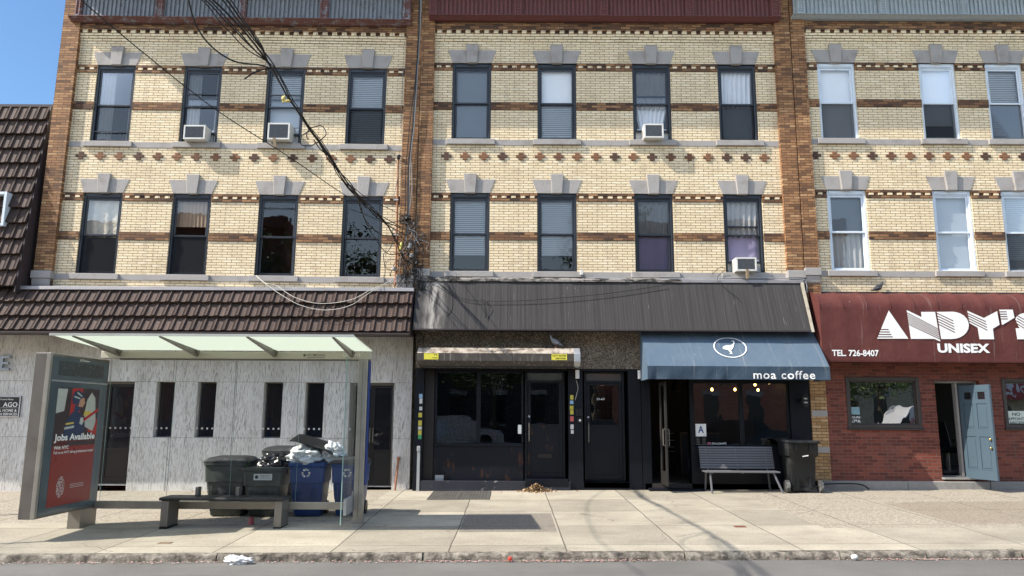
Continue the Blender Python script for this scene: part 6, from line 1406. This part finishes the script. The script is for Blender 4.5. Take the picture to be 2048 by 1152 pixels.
mb = MB(); mb.cyl((x-w*.5, Yc-.20, g0+.125), (x+w*.5, Yc-.20, g0+.125), .014, 8); mb.box(x-w*.36, x+w*.36, Yc-.24, Yc-.12, g0+.05, g0+.11); mb.box(x-w*.2, x-w*.16, Yc-.27, Yc-.2, g0+.10, g0+.30); mb.box(x+w*.16, x+w*.2, Yc-.27, Yc-.2, g0+.10, g0+.30); mb.build('axle', M_black, CB)
mb = MB(); z = g0+H*.68; mb.hexa([(x-.02,Yc-.292,z),(x+.10,Yc-.292,z+.018),(x+.10,Yc-.285,z+.018),(x-.02,Yc-.285,z),(x-.02,Yc-.292,z+.018),(x+.10,Yc-.292,z+.038),(x+.10,Yc-.285,z+.038),(x-.02,Yc-.285,z+.018)]); mb.build('label', M_letter, CB)
# ---------------------------------------------------------------- pigeons
def pigeon(px, py, Y, label, rz, mat, mat2):
    p = U(px, py, Y); t = thing('pigeon', label, 'pigeon', p, None, rz)
    mb = MB(); s = 1.0
    def L(a, b, c): return Vector((p.x+a*s, p.y+b*s, p.z+c*s))
    rings = []
    for (xx, zz, r, ry) in ((-.17,.055,.008,.02), (-.12,.07,.018,.03), (-.07,.10,.045,.042), (-.01,.125,.062,.055), (.05,.145,.060,.055), (.09,.175,.042,.04), (.108,.205,.034,.032), (.120,.235,.034,.031), (.132,.255,.026,.024), (.13,.262,.006,.006)):
        rings.append([L(xx-.3*r*math.sin(a)*.6, ry*math.cos(a), zz+r*math.sin(a)) for a in [2*math.pi*k/12 for k in range(12)]])
    mb.loft(rings); b = mb.build('body', mat, t, smooth=True)
    mb = MB(); mb.tube([L(.135,0,.240), L(.155,0,.236), L(.163,0,.230)], [.008,.005,.001], 6); mb.build('beak', M_black, b)
    for sd in (-1, 1):
        mb = MB(); mb.loft([[L(.05,sd*.050,.15),L(.05,sd*.062,.13),L(.04,sd*.056,.10)], [L(-.04,sd*.045,.13),L(-.04,sd*.062,.11),L(-.05,sd*.050,.08)], [L(-.15,sd*.014,.075),L(-.15,sd*.02,.068),L(-.15,sd*.014,.062)]]); mb.build('wing', mat2, b, smooth=True)
        mb = MB(); mb.tube([L(.0,sd*.02,.075), L(.01,sd*.022,.0)], .005, 5); mb.tube([L(-.005,sd*.022,.003), L(.04,sd*.025,.003)], .004, 5); mb.tube([L(.01,sd*.022,.003), L(.035,sd*.04,.003)], .004, 5); mb.build('leg', paint('pigeon leg', (.4,.15,.12), .6), b)
        MB().sphere(L(.125, sd*.021, .242), .004, .004, .004, 6, 4).build('eye', paint('orange eye', (.5,.15,.02), .3), b)
    return t
MP1 = paint('dark pigeon feathers', (.035,.037,.042), .55, var=.3, vs=20); MP2 = paint('dark wing feathers', (.05,.052,.06), .55, var=.4, vs=30)
MP3 = paint('grey pigeon feathers', (.16,.17,.19), .55, var=.4, vs=20); MP4 = paint('pale wing feathers', (.25,.26,.28), .55, var=.4, vs=30)
q = UZ(1756, 587, YF-.10); pigeon(1756, 587, YF-.10, 'dark pigeon perched on top of the maroon awning', R(12), MP1, MP2)
pigeon(1112, 696.5, YH+.22, 'grey pigeon perched on the roller shutter housing', R(200), MP3, MP4)
# ---------------------------------------------------------------- pipes and wires on the fronts
POLE_TOP = Vector((-5.6, -5.4, 10.2))
def cable(name, label, pts, r, n=8, sides=5, cat='cable', group=None, mat=None, wob=0.0, pole=False):
    path = smooth_path([U(*p) for p in pts], n)
    if pole:
        e = POLE_TOP+Vector((0, 0, rnd.uniform(-.9, .3))); q = path[0]; path = [e.lerp(q, k/8)-Vector((0, 0, .35*math.sin(math.pi*k/8))) for k in range(8)]+path
    if wob: path = [p+Vector((noise.noise(p*2.3), noise.noise(p*2.3+Vector((5,0,0))), noise.noise(p*2.3+Vector((0,7,0)))))*wob for p in path]
    o = MB().tube(path, r, sides).build(name, mat or M_rubber, smooth=True); return tag(o, label, cat, group)
yc = YF-.05
P_ = thing('rusty_conduit', 'rust brown conduit pipe running up the wall beside the tangled cables', 'pipe', U(793, 570, yc))
pth = [U(x, y, YF-.04) for x, y in ((790,572),(792,530),(794,440),(796,330),(797,318))]
MB().tube(pth, .022, 8).build('pipe', M_rust, P_, smooth=True)
MB().tube([U(797,318,YF-.04), U(797,312,YF-.10), U(799,312,YF-.14)], .04, 10).build('weather_head', paint('dark metal head', (.05,.05,.055), .5), P_, smooth=True)
mb = MB()
for py in (540, 470, 400): q = U(792.5, py, YF-.04); mb.box(q.x-.05, q.x+.05, YF-.066, YF-.001, q.z-.012, q.z+.012)
mb.build('pipe_clip', M_galv, P_)
# main bundle from the street pole to the pilaster
tail = [(545,134,9.2),(590,215,10.6),(650,300,12.0),(700,375,13.4),(765,440,15.3)]
heads = [[(338,-60),(408,0),(452,43),(503,95)], [(352,-60),(416,0),(462,46),(508,99)], [(362,-60),(424,0),(470,42),(512,92)], [(396,-60),(444,0),(478,42),(518,92)], [(410,-60),(453,0),(484,40),(522,94)], [(418,-60),(458,-4),(492,44),(524,92)], [(335,-60),(402,0),(444,48),(496,101)]]
rad = [.009,.008,.012,.009,.011,.007,.007]; ends_ = [(812,470),(806,500),(800,455),(818,440),(808,520),(797,490),(815,485)]
clb = ['lowest left cable of the fan entering the bundle at the top edge', 'second cable from the left in the fan at the top edge', 'thickest cable, third from the left in the fan at the top edge', 'fourth cable of the fan at the top edge, in its middle', 'fifth cable of the fan at the top edge, second thickest', 'rightmost thin cable of the fan at the top edge', 'thin cable along the lower left edge of the fan']
rnd = random.Random(31)
BG = 'bundled overhead cables'
for i in range(7):
    pts = [(x, y, Y) for (x, y), Y in zip(heads[i], (6.6, 7.3, 7.9, 8.6))]
    pts += [(x+rnd.uniform(-4, 4), y+rnd.uniform(-2.5, 2.5), Y) for x, y, Y in tail]+[(ends_[i][0], ends_[i][1], YF-.16)]
    cable('overhead_cable', clb[i], pts, rad[i], group=BG, wob=.012, pole=True)
pts = [(372,-20,7.5),(392,50,8.0),(425,95,8.4),(470,123,8.8),(520,130,9.1),(548,140,9.3)]
cable('overhead_cable', 'black cable sagging in an arc across the second top window into the bundle', pts, .010, pole=True)
cable('overhead_cable', 'single thin black cable crossing the left facade from the cornice to the wires', [(150,-10,8.5),(280,100,10.4),(430,218,12.4),(580,315,14.3),(690,390,15.7),(830,470,YF-.13)], .009, pole=True)
cable('overhead_cable', 'short cable end hanging free from the bundle by the third top window', [(489,158,9.0),(505,147,9.1),(525,139,9.2),(545,136,9.3)], .010)
# loops of spare cable
def loop(label, cx, cy, Y, rx, ry, r=.008, turns=1.0, rot=0, n=26, seed=0, group=None, mat=None):
    rr = random.Random(seed); pts = []
    for k in range(int(n*turns)+1):
        a = rot+2*math.pi*k/n; w_ = 1+.12*math.sin(a*2.3+seed)+.05*math.sin(a*5+seed)
        pts.append(U(cx+rx*w_*math.cos(a), cy+ry*w_*math.sin(a), Y+.03*math.sin(a*1.5)))
    return tag(MB().tube(pts, r, 5).build('cable_loop', mat or M_rubber, smooth=True), label, 'cable', group)
loop('round loop of spare cable hanging right of the bundle', 633, 268, 11.6, 18, 17, .009, .9, 2.5, seed=1)
loop('small loop of spare cable hanging left under the bundle', 618, 278, 11.5, 17, 15, .009, .8, .5, seed=2)
cable('overhead_cable', 'slack black cable drooping under the bundle past the fourth window', [(628,280,11.7),(640,298,12.0),(662,318,12.3),(670,340,12.7),(685,362,13.2),(710,382,13.8),(722,420,14.6),(738,450,15.2),(765,470,15.8),(792,472,YF-.1)], .009)
cable('overhead_cable', 'lowest slack black cable curving across the fourth lower window', [(640,290,11.9),(665,330,12.4),(700,365,13.3),(716,395,14.0),(730,440,14.9),(752,480,15.6),(775,507,16.0),(797,508,YF-.1)], .009)
cable('overhead_cable', 'thin cable fanning from the bundle to the upper part of the wall tangle', [(700,370,13.4),(740,400,14.4),(780,418,15.4),(812,436,YF-.15)], .007)
mb = MB(); q = U(567, 198, 10.1); mb.sphere(q, .03, .03, .05, 8, 6, crumple(4, .5)); q = U(575, 202, 10.2); mb.sphere(q, .04, .02, .02, 8, 6, crumple(5, .5)); tag(mb.build('yellow_tape', paint('yellow tape', (.6,.5,.15), .5)), 'scrap of yellow tape tied round the overhead cable bundle', 'tape')
# vertical cables down the pilaster
VG = 'cables running down the brown pilaster'
vert = [[(841,-30,YF-.5),(838,60,YF-.3),(834,130,YF-.2),(826,240,YF-.18),(817,330,YF-.16),(816,400,YF-.16),(812,470,YF-.18)],
        [(843,-30,YF-.5),(840,60,YF-.3),(836,130,YF-.2),(829,240,YF-.18),(820,330,YF-.16),(817,440,YF-.16),(806,520,YF-.18)],
        [(839,-30,YF-.5),(837,60,YF-.3),(832,140,YF-.2),(823,220,YF-.18),(812,330,YF-.16),(810,420,YF-.16),(799,500,YF-.1)],
        [(845,-30,YF-.5),(838,100,YF-.22),(830,210,YF-.18),(822,300,YF-.16),(824,380,YF-.16),(815,440,YF-.16)],
        [(806,140,YF-.12),(803,230,YF-.05),(804,300,YF-.05),(797,345,YF-.06),(786,400,YF-.05)]]
M_greycable = paint('grey cable', (.22,.22,.22), .5)
for i, v in enumerate(vert): cable('wall_cable', ['thick black cable running down the brown pilaster from the roof', 'black cable close beside the thick one on the brown pilaster', 'leftmost black cable on the brown pilaster ending at the rusty pipe', 'pale grey cable winding down the brown pilaster', 'thin pale cord hanging left of the brown pilaster'][i], v, [.018,.012,.010,.011,.006][i], mat=M_greycable if i in (3, 4, 1) else None, wob=.01)
# the tangle
rnd = random.Random(77)
TG = thing('cable_tangle', 'dense tangle of black wires and splice boxes at the foot of the brown pilaster', 'cable tangle', U(822, 560, YF-.12))
mb = MB(); gb = MB()
for i in range(46):
    tgt = gb if i % 5 == 0 else mb
    x, y = rnd.gauss(822, 12), rnd.uniform(425, 545); pts = []
    ax, ay = rnd.uniform(-40, 40), rnd.uniform(30, 120)
    for k in range(7):
        t = k/6; pts.append(U(x+ax*t+rnd.uniform(-9, 9), min(578, y+ay*t*rnd.uniform(.6, 1.1)+rnd.uniform(-8, 8)), YF-.14-rnd.random()*.14))
    tgt.tube(smooth_path(pts, 5), rnd.choice([.004, .005, .006, .008]), 4)
for i in range(14):
    cx, cy = rnd.choice([(822, 555), (838, 500), (785, 530), (812, 440), (830, 545), (824, 552)]); rx = rnd.uniform(6, 15); ph = rnd.random()*6; pts = []
    for k in range(24):
        a = 2*math.pi*k/22+ph; pts.append(U(cx+rx*math.cos(a)*(1+.1*math.sin(3*a+ph)), cy+rx*math.sin(a)*(.9+.1*math.cos(2*a)), YF-.2-.05*math.sin(a+ph)))
    mb.tube(pts, rnd.choice([.005, .006, .008]), 4)
mb.build('wires', M_rubber, TG); gb.build('grey_wires', M_greycable, TG)
for px, py, w_, h_, m_ in ((819,492,9,12,M_greycable),(822,511,8,9,M_greycable),(833,525,8,9,M_black),(801,492,5,16,M_tan),(813,437,10,6,M_black),(787,537,7,8,M_greycable)):
    q = U(px, py, YF-.24); k = 1/92
    MB().tube([q-Vector((0,0,h_*k/2)), q-Vector((0,0,h_*k*.35)), q+Vector((.02,0,h_*k*.35)), q+Vector((.02,0,h_*k/2))], [w_*k*.25, w_*k*.5, w_*k*.5, w_*k*.25], 8).build('splice_box', m_ if m_ is not M_tan else paint('yellow tape tail', (.55,.50,.12), .5), TG, smooth=True)
# two pale cables looping over the tiled strip
M_palecable = paint('pale cable', (.55,.53,.48), .5)
cable('pale_cable', 'upper of two pale cables sagging in a loop over the tiled strip roof', [(512,551,YF-.08),(530,566,YF-.36),(552,571,YF-.38),(590,595,YF-.54),(640,607,YF-.62),(700,600,YF-.58),(740,580,YF-.42),(757,572,YF-.34)], .0065, mat=M_palecable)
cable('pale_cable', 'lower of two pale cables sagging in a loop over the tiled strip roof', [(530,567,YF-.36),(560,588,YF-.5),(600,610,YF-.63),(650,620,YF-.68),(700,611,YF-.63),(740,585,YF-.46),(790,555,YF-.2)], .006, mat=M_palecable)
cable('facade_wire', 'long thin black wire sagging across the dark cladding', [(880,570,YF-.2),(930,598,YF-.36),(1020,602,YF-.38),(1120,596,YF-.36),(1230,585,YF-.30),(1330,570,YF-.22)], .007)
for i, (pts, lb) in enumerate((([(905,578,YF-.2),(902,620,YF-.42),(880,645,YF-.5),(868,652,YF-.55)], 'thin wire hanging left on the dark cladding'), ([(960,596,YF-.36),(970,625,YF-.45),(968,645,YF-.5),(957,660,YF-.58)], 'crooked thin wire hanging over the lower edge of the dark cladding'), ([(965,597,YF-.36),(980,612,YF-.42),(976,640,YF-.5),(986,659,YF-.56)], 'second crooked wire hanging right beside its neighbour on the dark cladding'), ([(1425,548,YF-.1),(1440,535,YF-.12),(1450,540,YF-.12),(1435,560,YF-.2),(1478,598,YF-.36)], 'loose white tipped wire dangling near the air conditioner over the cladding'))):
    cable('loose_wire', lb, pts, .006)
cable('service_wire', 'thin wire following the sill line to the right of the white junction box', [(1172,555,YF-.14),(1260,558,YF-.14),(1390,557,YF-.14),(1500,556,YF-.14),(1600,558,YF-.15),(1612,566,YF-.14),(1614,585,YF-.14)], .010, mat=M_galv)
q = U(1163, 546, YF-.08); tag(MB().box(q.x-.035, q.x+.035, YF-.12, YF-.06, q.z-.05, q.z+.06).build('junction_box', M_acwhite, bev=.008), 'small white junction box on the sill course above the cladding', 'junction box')
cable('barber_hose', 'black hose lying along the concrete plinth right of the wheeled bin', [(1645,968,YF-.3),(1700,967,YF-.28),(1725,970,YF-.26),(1738,978,YF-.25)], .016, cat='hose')
cable('hanging_wire', 'white wire curling beside the first door lamp', [(1152,760,YF-.03),(1156,775,YF-.04),(1153,790,YF-.03),(1150,800,YF-.03)], .005, mat=M_palecable)
mb = MB(); rnd = random.Random(13)
for i in range(7):
    mb.tube(smooth_path([U(rnd.uniform(832, 850), 662+k*14+rnd.uniform(-4, 4), YF-.08-rnd.random()*.06) for k in range(8)], 4), .005, 4)
tag(mb.build('wire_cluster', M_rubber), 'black wires tangled down the corner beside the pebble dash panel', 'cables')
cable('facade_wire', 'thin black wire draped from the cladding edge to the shutter housing', [(1155,661,YF-.6),(1125,682,YF-.5),(1100,695,YF-.46),(1040,700,YF-.56),(960,702,YF-.6),(935,695,YF-.46)], .005)
# ---------------------------------------------------------------- the other side of the street (mirrored in the windows, throws no light trick)
rnd = random.Random(5)
M_oppodark = paint('dark opposite window', (.02,.022,.026), .15)
def oppo(x0, x1, h, mat, label, floors=3):
    t = thing('opposite_building', label, 'building', ((x0+x1)/2, -12, 0)); mb = MB(); mb.box(x0, x1, -24, -12, -.2, h); mb.box(x0-.05, x1+.05, -12, -11.6, h-.5, h+.2)
    mb.build('wall', mat, t); n = int((x1-x0)/2.2)
    w_ = MB(); s_ = MB()
    for f in range(floors):
        for i in range(n):
            x = x0+(x1-x0)*(i+.5)/n; z = 1.0+f*(h-1)/floors; w_.box(x-.45, x+.45, -12.0, -11.97, z, z+1.7); s_.box(x-.55, x+.55, -12, -11.9, z-.15, z); s_.box(x-.55, x+.55, -12, -11.93, z+1.7, z+1.95)
    w_.build('windows', M_oppodark, t); s_.build('stone_trim', M_stone, t)
    return t
oppo(-34, -14, 13, M_oppo, 'red brick row house block opposite the shelter')
oppo(-13.5, 5, 4.5, paint('dark stucco', (.06,.06,.058), .8), 'low dark block opposite the tiled roof', 1)
oppo(6, 20, 13, M_oppo, 'red brick block opposite the coffee shop')
oppo(20.5, 44, 9, M_cream, 'tan brick shop block opposite the barber shop')
t = thing('opposite_sign', 'red shop sign across the street', 'sign', (33, -11, 3)); x0, x1 = 27, 38
MB().box(x0, x1, -11.6, -11.2, 2.6, 4.4).build('board', paint('red sign board', (.4,.04,.04), .4), t)
mb = MB(); put_text(mb, 'GOURMET DELI', lambda u, v: (x1-.6-(x1-x0-1.2)*u, -11.19, 2.8+.6*v), .02); mb.build('lettering', M_letter, t)
# street trees opposite
M_leaf = paint('leaf green', (.075,.12,.03), .6, var=.45, vs=3); M_bark = paint('bark', (.09,.07,.05), .9, var=.3, vs=8)
def tree(x, y, h, r, label):
    t = thing('street_tree', label, 'tree', (x, y, -.15)); mb = MB()
    mb.tube(smooth_path([(x, y, -.15), (x+.1, y, h*.25), (x-.05, y+.1, h*.5), (x+.1, y, h*.8)], 4), [.17-.13*k/12 for k in range(13)], 8)
    tips = []
    for k in range(12):
        a = rnd.random()*6.28; z0 = h*rnd.uniform(.3, .7); e = Vector((x+math.cos(a)*r*rnd.uniform(.4,.9), y+math.sin(a)*r*rnd.uniform(.4,.9), z0+h*rnd.uniform(.1,.35))); mb.tube([(x, y, z0), ((x+e.x)/2, (y+e.y)/2, (z0+e.z)/2+.2), e], [.07,.045,.012], 5); tips.append(e)
    mb.build('trunk', M_bark, t); mb = MB()
    for k in range(44 if h > 11 else 30): a = rnd.random()*6.28; q = rnd.random()**.5; tips.append(Vector((x+math.cos(a)*r*q, y+math.sin(a)*r*q, h*(.40+.6*rnd.random()*(1-.5*q)))))
    for e in tips:
        cr = rnd.uniform(.45, .95)
        for j in range(70):
            p = e+Vector((rnd.gauss(0,1), rnd.gauss(0,1), rnd.gauss(0,.8)))*cr*.5; d = Vector((rnd.uniform(-1,1), rnd.uniform(-1,1), rnd.uniform(-1,1))).normalized()*.10; g = d.orthogonal().normalized()*.055
            mb.quad(p-d, p-g, p+d, p+g)
    mb.build('crown', M_leaf, t)
tree(-11.0, -7.6, 13.0, 4.0, 'tall leafy street tree opposite, left'); tree(-16.5, -8.0, 14.0, 4.0, 'tallest leafy street tree opposite'); tree(-6.5, -8.4, 12.0, 3.2, 'tall leafy street tree opposite the brown pilaster'); tree(-1.0, -7.4, 8.0, 2.6, 'leafy street tree opposite the black shopfront'); tree(4.5, -8.5, 13.0, 3.6, 'tall leafy street tree opposite the maroon cornice'); tree(8.6, -7.4, 8.5, 2.6, 'leafy street tree opposite the coffee shop'); tree(19.5, -7.4, 6.0, 2.6, 'leafy street tree opposite the barber shop'); tree(-17, -7.4, 8, 2.8, 'leafy street tree at the far left opposite')
# parked cars
def car(x, mat, label, h=1.45, van=False):
    y0, y1 = -6.0, -4.2; z0 = -.12; L = 4.6
    t = thing('parked_van' if van else 'parked_car', label, 'van' if van else 'car', (x, -5.1, z0), 'vehicles parked across the street')
    if van: side = [(-2.5,.35),(2.5,.35),(2.5,2.15),(-1.1,2.15),(-1.3,2.0),(-1.9,1.2),(-2.5,.9)]; hx = 2.15
    else: side = [(-2.3,.3),(2.3,.3),(2.32,.7),(2.1,.85),(1.2,.98),(.55,h-.05),(.2,h),(-1.0,h),(-1.6,h-.12),(-2.15,1.0),(-2.3,.85)]; hx = h
    rings = []
    for y, k, s in ((y0, .0, .96), (y0+.06, .05, 1.0), (y0+.25, .1, 1.0), (y1-.25, .1, 1.0), (y1-.06, .05, 1.0), (y1, 0, .96)):
        rings.append([(x+a*s, y + (0.18*(1 if y < -5.1 else -1) if b > 1.0 and not van else 0), z0+b) for a, b in side])
    mb = MB(); mb.loft(rings); b = mb.build('body', mat, t, smooth=True)
    mb = MB(); yy = y1+.004 if van else y1-.17
    if van: mb.prism([(x-1.8, z0+1.25),(x-1.25, z0+1.25),(x-1.25, z0+1.9)], yy, yy+.01)
    else: mb.prism([(x-1.75, z0+.95), (x+1.05, z0+.98), (x+.5, z0+h-.12), (x-1.1, z0+h-.1)], yy, yy+.012)
    mb.build('window', M_oppodark, b)
    for s in (-1, 1): MB().cyl((x+s*1.4, y1-.22, z0+.33), (x+s*1.4, y1+.02, z0+.33), .33, 22).build('wheel', M_black, t)
    return t
car(-2.7, paint('silver car paint', (.5,.52,.54), .25, metal=.4, var=.03), 'silver hatchback parked across the street', 1.6)
car(11.4, paint('black car paint', (.01,.011,.014), .2, var=.03), 'black sedan parked across the street'); car(4.4, paint('dark grey car paint', (.06,.065,.07), .25, var=.03), 'dark grey car parked across the street')
vn = car(20.5, paint('white van paint', (.75,.75,.75), .3, var=.03), 'white van parked across the street', van=True)
mb = MB(); put_text(mb, 'Radio', lambda u, v: (20.2-1.1*u, -4.19, 1.15+.35*v), .02); mb.build('lettering', paint('red ink', (.5,.03,.04), .5), vn)
car(-11.5, paint('blue car paint', (.03,.06,.15), .25, var=.03), 'blue car parked across the street')
# street pole left of the view: its thin shadow falls across the pavement by the poster box
for (px, py, s, h, rr, lb) in ((70, 1084, 3.4, 3.6, .035, 'thin steel sign pole at the kerb left of the bus shelter'), (10, 1030, 2.6, 2.9, .05, 'steel post left of the poster box')):
    g = G(px, py); dd = Vector((SUN.x, SUN.y, 0)).normalized(); b = g-dd*s
    tag(MB().cyl((b.x, b.y, gz(b.x, b.y)), (b.x, b.y, gz(b.x, b.y)+h), rr, 10).build('street_pole', M_galv), lb, 'pole')

t = thing('utility_pole', 'tall wooden utility pole across the street carrying the overhead cables', 'pole', (-5.6, -6.5, -.15))
MB().tube([(-5.6, -6.5, -.15), (-5.6, -6.5, 10.8)], [.15, .10], 12).build('post', M_bark, t); MB().box(-6.6, -4.6, -6.42, -6.32, 9.9, 10.02).build('crossarm', M_bark, t); MB().box(-5.66, -5.54, -6.4, -5.4, 9.2, 9.3).build('bracket', M_galv, t)
